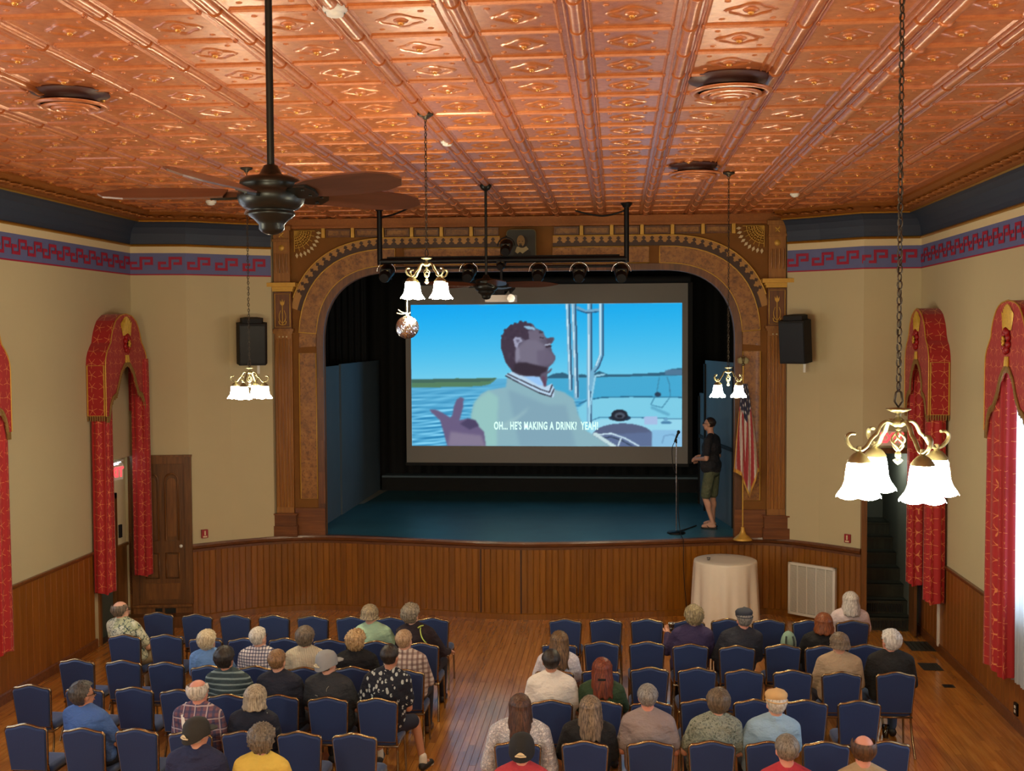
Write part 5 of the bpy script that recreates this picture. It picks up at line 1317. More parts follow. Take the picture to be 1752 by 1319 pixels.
# ------------------------------------------------------------------ banquet chairs
def chair_meshes():
    D = {}
    def outline(sc_=1.0):
        pts = []
        # back outline in (x, h) ; h along the tilted back
        pts += [(-.178, .0), (-.19, .2), (-.20, .36), (-.203, .395)]
        pts += [(-.198, .412), (-.185, .424)]
        for k in range(-8, 9):
            x = k / 8 * .17; t = max(0, 1 - abs(x) / .165); pts.append((x, .428 + .034 * (t * t * (3 - 2 * t))))
        pts += [(.185, .424), (.198, .412), (.203, .395), (.20, .36), (.19, .2), (.178, 0)]
        return [(x * sc_, z) for x, z in pts]
    M = Matrix.Translation((0, -.20, .47)) @ Matrix.Rotation(math.radians(8), 4, 'X')
    m = MB(); ol = outline(); cx_, cz_ = 0, .22
    def ring(f, y): return [M @ V((x * f, y, cz_ + (z - cz_) * f)) for x, z in ol]
    rings = [ring(.93, .028), ring(.975, .018), ring(.985, 0), ring(.975, -.020), ring(.93, -.032)]; n = len(ol); vs = [p for r in rings for p in r]
    m.add(vs, [(i * n + k, i * n + (k + 1) % n, (i + 1) * n + (k + 1) % n, (i + 1) * n + k) for i in range(4) for k in range(n)], 0, True)
    m.add(vs, [tuple(range(n))[::-1], tuple(range(4 * n, 5 * n))]); D['backrest'] = m.mesh('backrest', M_BLUEF)
    m = MB(); m.tube([M @ V((x, -.002, z)) for x, z in ol], .0105, 6, flat=(1.0, 1.3), closed=True); D['back_frame'] = m.mesh('back_frame', M_CHFR)
    m = MB(); rr = []
    for z, f in ((.425, .94), (.435, 1), (.475, 1), (.492, .93), (.496, .75)):
        rr.append([V((x * f, y * f + .01, z)) for x, y in [(.20 * math.copysign(abs(math.cos(a)) ** .35, math.cos(a)) * (1 + .06 * (math.sin(a) > 0)), .205 * math.copysign(abs(math.sin(a)) ** .35, math.sin(a))) for a in [2 * PI * k / 24 for k in range(24)]]])
    n = 24; vs = [p for r in rr for p in r]
    m.add(vs, [(i * n + k, i * n + (k + 1) % n, (i + 1) * n + (k + 1) % n, (i + 1) * n + k) for i in range(4) for k in range(n)], 0, True); m.add(vs, [tuple(range(n))[::-1], tuple(range(4 * n, 5 * n))]); D['seat'] = m.mesh('seat', M_BLUEF)
    m = MB(); m.tube([(-.185, -.19, .415), (.185, -.19, .415), (.195, .2, .415), (-.195, .2, .415)], .013, 5, closed=True); D['seat_frame'] = m.mesh('seat_frame', M_CHFR)
    for nm, sx in (('leg_a', -1), ('leg_b', 1)):
        m = MB(); m.tube([(sx * .19, .19, .42), (sx * .195, .2, .2), (sx * .20, .205, 0)], [.014, .012, .010], 6); D[nm] = m.mesh('leg', M_CHFR)
        m = MB(); m.tube(crom([M @ V((sx * .18, 0, .06)), (sx * .18, -.185, .44), (sx * .183, -.165, .36), (sx * .19, -.2, .2), (sx * .20, -.29, 0)], 4), .0125, 6); D[nm + 'r'] = m.mesh('leg', M_CHFR)
    return D
CHM = chair_meshes()
chair_n = [0]
def chair(x, y, rz, label, grp):
    t = thing('banquet_chair', label, 'chair', (x, y, 0), rz, grp)
    for k in ('backrest', 'back_frame', 'seat', 'seat_frame'): link(k, CHM[k], t)
    for k in ('leg_a', 'leg_b', 'leg_ar', 'leg_br'): link('leg', CHM[k], t)
    return t
SEATS = {
 'LA': [(271,1047),(337,1050),(403,1051),(469,1052),(536,1053),(601,1054),(669,1055),(741,1056)],
 'LB': [(213,1085),(284,1085),(352,1090),(418,1091),(489,1091),(565,1093),(643,1096),(721,1099)],
 'LC': [(131,1127),(210,1129),(283,1132),(357,1138),(437,1139),(519,1141),(604,1140),(692,1145)],
 'LD': [(53,1171),(145,1175),(230,1175),(307,1179),(389,1187),(476,1188),(560,1192),(645,1194)],
 'LE': [(44,1238),(143,1245),(235,1246),(325,1250),(416,1250),(511,1251),(607,1254)],
 'RA': [(968,1058),(1037,1058),(1108,1058),(1178,1060),(1245,1058),(1315,1059),(1385,1060),(1458,1061)],
 'RB': [(958,1099),(1030,1097),(1106,1097),(1181,1101),(1261,1104),(1340,1102),(1408,1104),(1481,1102)],
 'RC': [(949,1145),(1028,1144),(1110,1141),(1192,1142),(1274,1145),(1357,1146),(1441,1149),(1533,1149)],
 'RD': [(943,1197),(1028,1198),(1114,1199),(1200,1196),(1290,1196),(1381,1197),(1470,1198)],
 'RE': [(885,1267),(1001,1267),(1112,1267),(1217,1267),(1316,1268),(1414,1268),(1516,1267)]}
ORD = ['first', 'second', 'third', 'fourth', 'fifth', 'sixth', 'seventh', 'eighth']
ROWW = {'A': 'front row', 'B': 'second row', 'C': 'third row', 'D': 'fourth row', 'E': 'fifth row'}
SIT = {}   # (row, index) -> short description used in the chair's label
PPL = []   # filled below
SP = {}
for row, pts in SEATS.items():
    for i, (px, py) in enumerate(pts):
        p = onZ(px, py, .932); SP[(row, i)] = (p.x, p.y + .262)
def make_chairs():
    for row, pts in SEATS.items():
        side = 'left' if row[0] == 'L' else 'right'; n = len(pts)
        for i in range(n):
            x, y = SP[(row, i)]; from_aisle = (n - 1 - i) if side == 'left' else i
            who = SIT.get((row, i))
            lab = ('blue banquet chair under the %s, %s block' % (who, side)) if who else 'empty blue banquet chair, %s from the aisle, %s of the %s block' % (ORD[from_aisle], ROWW[row[1]], side)
            chair(x, y, random.uniform(-.03, .03), lab, 'blue banquet chairs facing the stage')

# ------------------------------------------------------------------ people
M_SKIN = {}
def skin(tone):
    if tone not in M_SKIN:
        c = {'fair': srgb(214, 160, 134), 'pink': srgb(218, 152, 130), 'tan': srgb(188, 132, 102)}[tone]
        q = NT('skin_' + tone); v = q.coord('Object'); q.col(q.mix(q.noise(v, 14, 3), tuple(x * .88 for x in c[:3]) + (1,), c)); q.set(rough=.55); q.b.inputs['Subsurface Weight'].default_value = 0.0; M_SKIN[tone] = q.m
    return M_SKIN[tone]
M_EYE = plain('eye_dark', srgb(40, 30, 26), .3); M_LIP = plain('lip', srgb(160, 86, 78), .5)
HM = {}
def hair_mat(c1, c2):
    k = (c1, c2)
    if k not in HM:
        q = NT('hair'); v = q.coord('Object', (60, 60, 6)); f = q.noise(v, 1.4, 4, .7); q.col(q.ramp(f, [(.38, srgb(*c1)), (.62, srgb(*c2))])); q.set(rough=.48, spec=.4); q.bump(f, .5, .004); HM[k] = q.m
    return HM[k]
def cloth(kind, c1, c2=None, c3=None, s=1.0):
    q = NT('garment'); tc = q.n('ShaderNodeTexCoord'); sp = q.n('ShaderNodeSeparateXYZ'); q.l(tc.outputs['Object'], sp.inputs[0]); X, Y, Z = sp.outputs
    v = q.coord('Object'); nz = q.noise(v, 9, 3); a = srgb(*c1); base = q.mix(nz, tuple(x * .82 for x in a[:3]) + (1,), a)
    def bars(o, freq, duty): return q.math('LESS_THAN', q.math('FRACT', q.math('MULTIPLY', o, freq)), duty)
    if kind == 'stripes_h': base = q.mix(q.math('MULTIPLY', bars(Z, 14 * s, .3), .9), base, srgb(*c2))
    elif kind == 'stripes_v': base = q.mix(bars(X, 62 * s, .3), base, srgb(*c2))
    elif kind == 'check':
        base = q.mix(q.math('MAXIMUM', bars(X, 30 * s, .22), bars(Z, 30 * s, .22)), base, srgb(*c2))
    elif kind == 'plaid':
        base = q.mix(q.math('MULTIPLY', bars(X, 18 * s, .42), .75), base, srgb(*c2)); base = q.mix(q.math('MULTIPLY', bars(Z, 18 * s, .42), .6), base, srgb(*c2))
        if c3: base = q.mix(q.math('MULTIPLY', q.math('MAXIMUM', bars(X, 9 * s, .1), bars(Z, 9 * s, .1)), .8), base, srgb(*c3))
    elif kind == 'leaf':
        vo = q.n('ShaderNodeTexVoronoi'); vo.inputs['Scale'].default_value = 19 * s; q.l(q.coord('Object', (1.35, 1, .8), (0, .6, 0)), vo.inputs['Vector'])
        n2 = q.noise(v, 22, 2); m_ = q.math('MULTIPLY', q.math('LESS_THAN', vo.outputs['Distance'], .36), q.math('GREATER_THAN', n2, .46)); base = q.mix(m_, base, srgb(*c2))
    elif kind == 'twig':
        n2 = q.noise(v, 13 * s, 2); m_ = q.math('LESS_THAN', q.math('ABSOLUTE', q.math('SUBTRACT', n2, .5)), .022); base = q.mix(q.math('GREATER_THAN', q.noise(v, 5, 2), .55), base, srgb(*(c3 or c1))); base = q.mix(m_, base, srgb(*c2))
    elif kind == 'mottle':
        base = q.ramp(q.noise(v, 34 * s, 3, .7), [(.38, srgb(*c1)), (.5, srgb(*c2)), (.62, srgb(*(c3 or c1)))])
    q.col(base); q.set(rough=.85); wr = q.noise(q.coord('Object', (1, 1, 1.6)), 7, 3, .6); q.bump(wr, .8, .045); return q.m
NAVYP = plain('dark_trousers', srgb(30, 32, 42), .8); JEANS = plain('denim', srgb(66, 86, 120), .85, bump=.2); KHAKI = plain('khaki', srgb(150, 132, 100), .8)
DARKSHOE = plain('dark_shoe', srgb(32, 28, 26), .6); LEATH = plain('brown_shoe', srgb(96, 70, 46), .6); SOLE = plain('white_sole', srgb(215, 212, 205), .6)
PENDING = []
def remeshed(name, mb, mats, parent, vox, smooth=6, loc=None):
    o = obj(name, mb, mats, parent, loc)
    r = o.modifiers.new('r', 'REMESH'); r.mode = 'VOXEL'; r.voxel_size = vox; r.use_smooth_shade = True
    if smooth: s = o.modifiers.new('s', 'SMOOTH'); s.factor = .5; s.iterations = smooth
    PENDING.append((o, mats)); return o
def finish():
    bpy.context.view_layer.update(); dg = bpy.context.evaluated_depsgraph_get(); res = []
    for o, mats in PENDING: res.append(bpy.data.meshes.new_from_object(o.evaluated_get(dg)))
    for (o, mats), me in zip(PENDING, res):
        ex = o.get('_ex'); o.modifiers.clear(); me.name = o.name; me.materials.clear()
        for m_ in (mats if isinstance(mats, (list, tuple)) else [mats]): me.materials.append(m_)
        if o.name in EXTRA:
            mb = EXTRA[o.name]; bm = bmesh.new(); bm.from_mesh(me)
            for f in bm.faces: f.material_index = 0
            vv_ = [bm.verts.new(p) for p in mb.v]
            for f, mi in zip(mb.f, mb.m):
                try: nf = bm.faces.new([vv_[i] for i in f]); nf.material_index = mi; nf.smooth = True
                except ValueError: pass
            bm.to_mesh(me); bm.free()
        o.data = me
EXTRA = {}
def Rz(a): return Matrix.Rotation(a, 3, 'Z')
def head_parts(mb, ex, hc, R, s=1.0, fat=1.0):
    P = lambda x, y, z: hc + R @ V((x * s, y * s, z * s))
    mb.ell(P(0, -.012, .02), (.076 * s, .094 * s, .092 * s), R); mb.ell(P(0, .02, -.035), (.06 * s * fat, .07 * s, .075 * s), R); mb.ell(P(0, .045, -.078), (.034 * s, .034 * s, .028 * s), R)
    mb.cap(P(0, .082, .015), P(0, .104, -.018), .009 * s, .015 * s, 8)
    for q in (-1, 1):
        mb.ell(P(q * .078, -.002, -.008), (.010 * s, .02 * s, .03 * s), R, 8, 6)
        ex.ell(P(q * .031, .083, .012), (.013 * s, .008 * s, .007 * s), R, 8, 6, 1); ex.ell(P(q * .033, .086, .03), (.018 * s, .006 * s, .004 * s), R, 8, 5, 1)
    ex.ell(P(0, .09, -.05), (.024 * s, .008 * s, .006 * s), R, 8, 5, 2)
def hand(mb, ex, wrist, d, up, side, s=1.0):
    """palm plus four unequal curled fingers and a side thumb"""
    d = V(d).normalized(); up = V(up); up = (up - d * up.dot(d)).normalized(); sd = d.cross(up) * side; w = V(wrist)
    mb.cap(w, w + d * .05 * s, .024 * s, .028 * s, 10); pc = w + d * .045 * s
    mb.cap(w + d * .03 * s - sd * .02 * s, w + d * .075 * s - sd * .018 * s, .016 * s, .015 * s, 8); mb.cap(w + d * .03 * s + sd * .02 * s, w + d * .075 * s + sd * .018 * s, .016 * s, .015 * s, 8)
    for k, (o_, L) in enumerate(((-.03, .062), (-.010, .074), (.010, .070), (.030, .055))):
        b = w + d * .085 * s + sd * o_ * s; k1 = b + d * L * .5 * s - up * .010 * s; k2 = k1 + d * L * .32 * s - up * .022 * s; k3 = k2 + d * L * .12 * s - up * .02 * s
        ex.tube([b - d * .02 * s, b, k1, k2, k3], [.009 * s, .009 * s, .0085 * s, .0075 * s, .006 * s], 7)
    b = w + d * .03 * s - sd * .028 * s; ex.tube([b, b + d * .03 * s - sd * .022 * s - up * .008 * s, b + d * .058 * s - sd * .026 * s - up * .018 * s], [.012 * s, .010 * s, .0075 * s], 7)
def limb(mb, pts, rs):
    for a, b, r0, r1 in zip(pts[:-1], pts[1:], rs[:-1], rs[1:]): mb.cap(a, b, r0, r1)
def hair(parent, hc, yaw, style, mat, length=.2, seed=0, s=1.0, tilt=0):
    rnd = random.Random(seed); off = V((rnd.uniform(0, 50),) * 3); mb = MB(); nA, nE = 56, 26
    th = {'short': .012, 'full': .022, 'fringe': .014, 'curly': .030, 'bob': .020, 'long': .018, 'updo': .016}.get(style, .015)
    amp = {'short': .003, 'full': .007, 'fringe': .003, 'curly': .016, 'bob': .004, 'long': .005, 'updo': .004}.get(style, .005)
    grid = []; alive = []
    longs = style in ('bob', 'long')
    for i in range(nE + 1):
        row = []; al = []
        for k in range(nA):
            az = 2 * PI * k / nA            # 0 = back
            el = PI * i / nE * (.78 if not longs else .5)
            x, y = math.sin(az) * math.sin(el), -math.cos(az) * math.sin(el); z = math.cos(el); fb = math.cos(az)
            t = th * (1.15 if z > .2 else 1.0)
            if style in ('full',) and fb > -.2: t *= 1.15
            if style == 'short' and z < 0: t *= .6
            nv = noise.noise(V((x * 9, y * 9, z * (3 if style != 'curly' else 9))) + off) * amp
            if style == 'curly': nv += noise.noise(V((x, y, z)) * 17 + off) * amp * .6
            nv += math.sin(az * 23 + 3 * math.sin(az * 5 + seed)) * (.0022 if style != 'short' else .0012) * math.sin(el)
            rx, ry, rz_ = .076 + t + nv, .094 + t + nv, .092 + t * .9 + nv
            p = V((x * rx, -.012 + y * ry, .02 + z * rz_))
            if z < 0 and not longs:  # follow the nape
                p.y += .02 * (-z) * (1 if fb > 0 else 0); p.x *= 1 - .12 * (-z)
            # hairline: front shows the face
            lim = .30 * PI if fb < -.55 else (.30 + .30 * min(1, (fb + .55) / .75)) * PI
            if style == 'fringe':
                ok = (el > .30 * PI + .08 * fb) and (el < lim + .16 * PI) and fb > -.60
            else: ok = el <= lim + (.12 * PI if fb > .2 else 0) or (fb > .25)
            if longs: ok = fb > -.55 or el < .33 * PI
            row.append(p); al.append(ok)
        grid.append(row); alive.append(al)
    if longs:
        # rows hanging below the ears
        nL = 14; base = grid[-1]
        for j in range(1, nL + 1):
            f = j / nL; row = []; al = []
            for k in range(nA):
                az = 2 * PI * k / nA; fb = math.cos(az); b = base[k]; L = length * (1 + .06 * math.sin(az * 9 + seed) + .05 * noise.noise(V((az * 3, 0, 0)) + off))
                fl = 1 + (.16 * f if style == 'bob' else .10 * math.sin(f * 2.2)) - (.45 * max(0, f - .85) / .15 if style == 'bob' and f > .85 else 0)
                wv = .007 * math.sin(f * 9 + az * 7 + seed) + .004 * math.sin(az * 23 + 3 * f)
                x = b.x * fl * (1 + wv * 6); y = (b.y + .012) * (fl if fb > 0 else 1 - .2 * f) - .012 - (.02 * f if style == 'long' else 0) * (fb > 0)
                row.append(V((x, y, b.z - L * f))); al.append(fb > -.12 + .10 * f)
            grid.append(row); alive.append(al)
        row = [V((p.x * .55, p.y * .55, p.z + .02)) for p in grid[-1]]; grid.append(row); alive.append(alive[-1])
    nR = len(grid); vs = [p * s for r in grid for p in r]; fs = []
    for i in range(nR - 1):
        for k in range(nA):
            k2 = (k + 1) % nA
            if alive[i][k] and alive[i][k2] and alive[i + 1][k] and alive[i + 1][k2]: fs.append((i * nA + k, i * nA + k2, (i + 1) * nA + k2, (i + 1) * nA + k))
    mb.add(vs, fs, 0, True)
    if style == 'short' or style == 'full': pass
    o = obj('hair', mb, mat, parent); o.location = hc; o.rotation_euler = (tilt, 0, yaw)
    return o
def cap_hat(parent, hc, yaw, kind, mat, back=False):
    mb = MB(); n = 24
    if kind == 'flat':
        prof = [(0, .142), (.04, .14), (.075, .128), (.098, .105), (.102, .085), (.094, .062), (.090, .048)]
        vs = [V((r * math.cos(2 * PI * k / n) * .92, -.012 + r * math.sin(2 * PI * k / n) * 1.14 + (.014 if r > .07 else .02) + .0, z + (.012 * math.sin(2 * PI * k / n) * -1))) for r, z in prof for k in range(n)]
        mb.add(vs, [(i * n + k, (i + 1) * n + k, (i + 1) * n + (k + 1) % n, i * n + (k + 1) % n) for i in range(len(prof) - 1) for k in range(n)], 0, True)
        mb.prism([(-.075, .07), (-.06, .11), (-.02, .135), (.02, .135), (.06, .11), (.075, .07)], .045, .058, 'z')
        mb.tube([(.088 * math.cos(a), -.012 + .106 * math.sin(a), .05) for a in [2 * PI * j / 24 for j in range(24)]], .006, 5, closed=True)
    else:
        prof = [(0, .140), (.035, .136), (.068, .118), (.088, .085), (.097, .045), (.098, .0)]
        vs = [V((r * math.cos(2 * PI * k / n), -.012 + r * math.sin(2 * PI * k / n) * 1.18, z - (.05 * max(0, -math.sin(2 * PI * k / n)) if z < .05 else 0))) for r, z in prof for k in range(n)]
        mb.add(vs, [(i * n + k, (i + 1) * n + k, (i + 1) * n + (k + 1) % n, i * n + (k + 1) % n) for i in range(len(prof) - 1) for k in range(n)], 0, True)
        sg = 1
        mb.prism([(-.07, sg * .08), (-.062, sg * .14), (-.03, sg * .17), (.03, sg * .17), (.062, sg * .14), (.07, sg * .08)], .018, .027, 'z')
        mb.ell((0, -.012, .133), (.009, .009, .005), None, 8, 5)
    o = obj('cap', mb, mat, parent); o.location = hc; o.rotation_euler = (0.06, 0, yaw); o.scale = (1.07, 1.07, 1.05)
    if kind != 'flat':
        m = MB(); m.add([(-.035 + .007 * j, -.012 - .118, .010 + .022 * math.sin(PI * j / 10)) for j in range(11)], [tuple(range(11))]); m.tube([(-.04, -.122, .0), (0, -.134, .0), (.04, -.122, .0)], .007, 5); so = obj('cap_strap', m, M_CREAM, o)
    return o
def person(name_lab, px, py, seat=None, y=None, yaw=0.0, hyaw=0.0, build=1.0, wide=1.0, tone='fair', hs='short', hcol=((60, 50, 40), (110, 95, 80)), hl=.2, shirt=None, sleeves='short', pants=None, arms='lap', shorts=False, hat=None, glasses=False, seed=0, collar=None, lean=0.0, extra=None, shoes=None, htilt=0.0, inflate=.013, grp='seated audience members'):
    """px, py: pixel of the middle of the head; the pelvis sits on the chair it occupies"""
    if seat: sx, sy = SP[seat]; sy0 = sy
    else: sy = y; p = onY(px, py, y); sx = p.x
    hp = onY(px, py, sy - .07); s = build
    t = thing('person', name_lab, 'person', (sx, sy, 0), yaw, grp)
    hl_ = Rz(-yaw) @ (V((hp.x - sx, hp.y - sy, hp.z - 0)))
    hc = V((hl_.x, -.07 - .0, hl_.z)); lx = hl_.x; hz = hc.z
    if abs(lx) > .16: lx = math.copysign(.16, lx); hc.x = lx
    hz = max(1.06, min(1.32, hz)); hc.z = hz
    k = (hz - .57) / (1.17 - .57)       # torso stretch
    Z = lambda z: .57 + (z - .57) * k
    def T(x, yy, z):                     # lean of the torso towards the head
        f = max(0, (z - .57) / (1.17 - .57)); return V((x * 1 + lx * f, yy, Z(z)))
    def torso(mb, e=0.0):
        w = wide
        mb.ell(T(0, -.02, .60), (.165 * w + e, .13 * w + e, .13 + e)); mb.ell(T(0, -.045, .74), (.148 * w + e, .108 * w + e, .14 + e)); mb.ell(T(0, -.065, .90), (.168 * w + e, .112 * w + e, .15 + e))
        sw = .152 * (.5 + .5 * w)
        mb.cap(T(-sw, -.08, .985), T(sw, -.08, .985), .056 + e, .056 + e); mb.cap(T(-sw * .75, -.08, .95), T(sw * .75, -.08, .95), .075 + e, .075 + e)
        for q in (-1, 1): mb.cap(T(q * .03, -.07, 1.06), T(q * sw, -.08, 1.0), .042 + e, .05 + e)
    sw = .160 * (.5 + .5 * wide); A = []
    for q in (-1, 1):
        shp = T(q * (sw + .012), -.08, .985)
        if arms == 'lap': el, wr = T(q * (sw + .075), .0, .72), V((q * .11 + lx * .3, .24, .66))
        elif arms == 'cross': el, wr = T(q * (sw + .07), .04, .74), T(-q * .08, .15, .80 + q * .02)
        elif arms == 'drink': el, wr = (T(q * (sw + .09), .04, .72), V((q * .11, .24, .66))) if q > 0 else (T(q * (sw + .10), .05, .74), T(q * .27, .22, .90))
        else: el, wr = T(q * (sw + .11), -.02, .74), V((q * (.20 + sw * .3), .22, .70))
        A.append((q, shp, el, wr))
    body, ex = MB(), MB(); torso(body)
    body.cap(T(0, -.075, 1.02), hc + V((0, -.008, -.06)), .056, .052)
    R = Rz(hyaw - yaw) @ Matrix.Rotation(htilt, 3, 'X'); head_parts(body, ex, hc, R, 1.06)
    for q, shp, el, wr in A:
        limb(body, [shp, el, wr], [.048, .040, .027]); dd = (wr - el).normalized(); hand(body, ex, wr, dd if arms != 'lap' else V((-.3 * q, .9, -.1)), V((0, -.1, 1)), -q)
    LG = []
    for q in (-1, 1):
        hip, kn, an, toe = V((q * .085, .02, .555)), V((q * .14, .43, .525)), V((q * .13, .44, .09)), V((q * .14, .60, .035))
        if extra == 'legout' and q > 0: kn, an, toe = V((.27, .36, .50)), V((.36, .30, .09)), V((.42, .43, .035))
        LG.append((q, hip, kn, an, toe)); limb(body, [hip, kn, an], [.082, .056, .036]); body.cap(an, toe, .036, .026)
    b = remeshed('body', body, [skin(tone), M_EYE, M_LIP], t, .0155, 3); EXTRA[b.name] = ex
    sh = MB(); torso(sh, inflate); sh.cap(T(0, -.085, .93), T(0, -.082, 1.045), .085, .064)
    sh.cap(T(-.09, -.09, .97), T(.09, -.09, .97), .085, .085)
    sl = {'short': .62, 'long': 1.0, 'none': 0}[sleeves]
    for q, shp, el, wr in A:
        if sleeves == 'long': limb(sh, [shp, el, el.lerp(wr, .93)], [.048 + inflate + .004, .040 + inflate + .004, .027 + inflate + .006])
        elif sleeves == 'short': limb(sh, [shp, shp.lerp(el, .72)], [.050 + inflate, .048 + inflate + .008])
        # drape at the sides
        sh.cap(T(q * sw * .8, -.06, .93), T(q * .13 * wide, -.03, .62), .07 + inflate, .07 + inflate)
    if collar: 
        for a in [PI * 2 * j / 12 for j in range(12)]: sh.ell(T(.058 * math.cos(a), -.075 + .062 * math.sin(a), 1.075), (.016, .016, .017), None, 8, 6)
    if extra == 'hood':
        for a in [PI * j / 10 for j in range(11)]: sh.ell(T(.085 * math.cos(a), -.09 - .06 * math.sin(a), 1.05 - .03 * math.sin(a)), (.034, .034, .036), None, 8, 6)
    if extra == 'shawl': sh.cap(T(-sw - .04, -.08, .96), T(-sw - .10, -.05, .62), .07, .09); sh.cap(T(sw + .04, -.08, .96), T(sw + .10, -.05, .62), .07, .09)
    nm = {'long': 'long_sleeved_top', 'short': 'shirt', 'none': 'top'}[sleeves]
    remeshed(nm, sh, shirt, t, .015, 3)
    pn = MB(); pn.ell(V((0, -.01, .56)), (.175 * wide, .145 * wide, .10))
    for q, hip, kn, an, toe in LG:
        pn.cap(hip, kn, .098, .070)
        if not shorts: pn.cap(kn, an + V((0, 0, .02)), .070, .052)
    pr_ = pants or NAVYP
    if shorts: pn = MB(); pn.ell(V((0, -.01, .56)), (.175 * wide, .145 * wide, .10)); [pn.cap(hip, hip.lerp(kn, .86), .098, .082) for q, hip, kn, an, toe in LG]
    remeshed('shorts' if shorts else 'trousers', pn, pr_, t, .018, 2)
    for q, hip, kn, an, toe in LG:
        m = MB(); m.cap(an + V((0, -.03, -.045)), toe, .045, .036, 10); m.cap(an + V((0, -.02, -.06)), toe + V((0, 0, -.012)), .038, .034, 10, 1)
        m.v = [(x, y_, max(z, .002)) for x, y_, z in m.v]
        obj('shoe', m, [shoes or DARKSHOE, SOLE if extra == 'legout' else DARKSHOE], t)
        if extra == 'legout': m = MB(); m.cap(an + V((0, 0, -.02)), an + V((0, 0, .05)), .044, .042, 10); obj('sock', m, M_WHITE, t)
    hm = hair_mat(*hcol)
    if hs: 
        ho = hair(t, hc, 0, hs, hm, hl, seed, 1.08); ho.rotation_euler = R.to_euler()
        if hs == 'curly' or hs == 'long' or hs == 'bob': pass
    if hat: co = cap_hat(t, hc, 0, hat[0], hat[1]); co.rotation_euler = (R @ Rz(hat[2] if len(hat) > 2 else 0)).to_euler()
    if glasses:
        m = MB(); 
        for q in (-1, 1): m.tube([(q * .032 + .026 * math.cos(a), .098, .010 + .02 * math.sin(a)) for a in [2 * PI * j / 12 for j in range(12)]], .0025, 4, closed=True); m.tube([(q * .06, .097, .014), (q * .082, .0, .012)], .003, 4)
        go = obj('eyeglasses', m, M_BLKM, t); go.location = hc; go.rotation_euler = R.to_euler()
    if extra == 'clip': m = MB(); m.box(-.04, .04, -.150, -.125, -.055, -.035); m.ell((-.03, -.152, -.045), (.008, .008, .008), None, 6, 4); m.ell((.03, -.152, -.045), (.008, .008, .008), None, 6, 4); c_ = obj('hair_clip', m, M_BLACK, t); c_.location = hc
    if extra == 'strap': m = MB(); m.tube([T(-.12, -.155, 1.0), T(-.10, -.185, .92), T(-.07, -.19, .80)], .022, 4, flat=(.3, 1)); m.tube([T(-.12, -.15, 1.0), T(-.115, -.06, 1.075), T(-.115, .02, 1.03)], .022, 4, flat=(.3, 1)); obj('shoulder_strap', m, M_WHITE, t)
    if extra == 'lime': m = MB(); m.tube(crom([T(.10, -.06, 1.06), T(.085, -.16, 1.03), T(.10, -.20, .93), T(.19, -.19, .82)], 5), .007, 5); m.tube(crom([T(.06, -.155, 1.05), T(.10, -.14, 1.07), T(.13, -.08, 1.06)], 4), .009, 5); m.tube([T(.235, -.06, .80), T(.24, .0, .70)], .022, 5); obj('lime_strap', m, plain('lime_cord', srgb(196, 214, 96), .5), t)
    if extra == 'logo': m = MB(); m.tube(crom([T(.03, -.19, .99), T(.005, -.195, .96), T(.0, -.195, .90)], 4), .006, 4, flat=(.5, 1)); m.tube([T(-.12, -.18, .9), T(-.08, -.187, .89)], .006, 4, flat=(.5, 1)); obj('printed_logo', m, plain('logo_grey', srgb(150, 146, 130), .7), t)
    return t
GREY = ((86, 82, 76), (158, 152, 142)); WHT = ((150, 142, 128), (226, 218, 202)); BRN = ((34, 24, 18), (84, 60, 40)); DKB = ((18, 16, 15), (52, 44, 38)); SANDY = ((120, 92, 66), (188, 156, 120))
BLND = ((120, 90, 56), (206, 172, 124)); AUB = ((84, 42, 18), (150, 84, 42)); GBR = ((64, 54, 44), (128, 112, 94)); BGR = ((78, 66, 52), (176, 158, 124)); REDB = ((70, 28, 14), (134, 62, 34))
def P(row, i, who, lab, px, py, **k):
    if row: SIT[(row, i)] = who; k['seat'] = (row, i)
    person(lab, px, py, **k)
HL, HR_ = -.42, .12
P('LB', 0, 'man in the leaf-print shirt', 'balding man in a cream leaf-print shirt at the left end of second row', 204, 1046, hyaw=-.75, yaw=-.25, hs='fringe', hcol=GBR, shirt=cloth('twig', (206, 204, 176), (70, 84, 80), (176, 178, 140)), sleeves='short', wide=1.12, glasses=True, seed=1, pants=KHAKI, collar=1)
P('LC', 3, 'white-haired man in pale blue', 'white-haired man in a pale blue shirt, third row left block', 356, 1098, hyaw=-.3, hs='full', hcol=((150, 130, 96), (220, 204, 170)), shirt=cloth('plain', (104, 144, 196)), seed=2, wide=1.0)
P('LC', 4, 'man in the navy-checked shirt', 'white-haired man in a white shirt with navy check', 443, 1092, hyaw=-.45, hs='short', hcol=WHT, shirt=cloth('check', (222, 216, 214), (40, 44, 84)), sleeves='short', seed=3, collar=1, wide=1.05)
P('LC', 5, 'grey-haired person in striped cream shirt', 'grey-brown haired person in a thin-striped cream shirt', 523, 1092, hyaw=-.15, hs='full', hcol=GBR, shirt=cloth('stripes_v', (224, 212, 182), (120, 112, 100)), seed=4, wide=1.12, arms='out')
P('LD', 4, 'dark-haired man in teal stripes', 'dark-haired man in a teal shirt with pale stripes', 386, 1128, hyaw=-.3, hs='full', hcol=DKB, tone='tan', shirt=cloth('stripes_h', (46, 62, 66), (120, 138, 136), s=1.3), seed=5, wide=1.08)
P('LD', 5, 'brown-haired man in navy shirt', 'light-brown haired man in a plain navy shirt', 475, 1132, hyaw=-.2, hs='short', hcol=((92, 66, 42), (152, 116, 78)), shirt=cloth('plain', (24, 28, 44)), seed=6, wide=1.05)
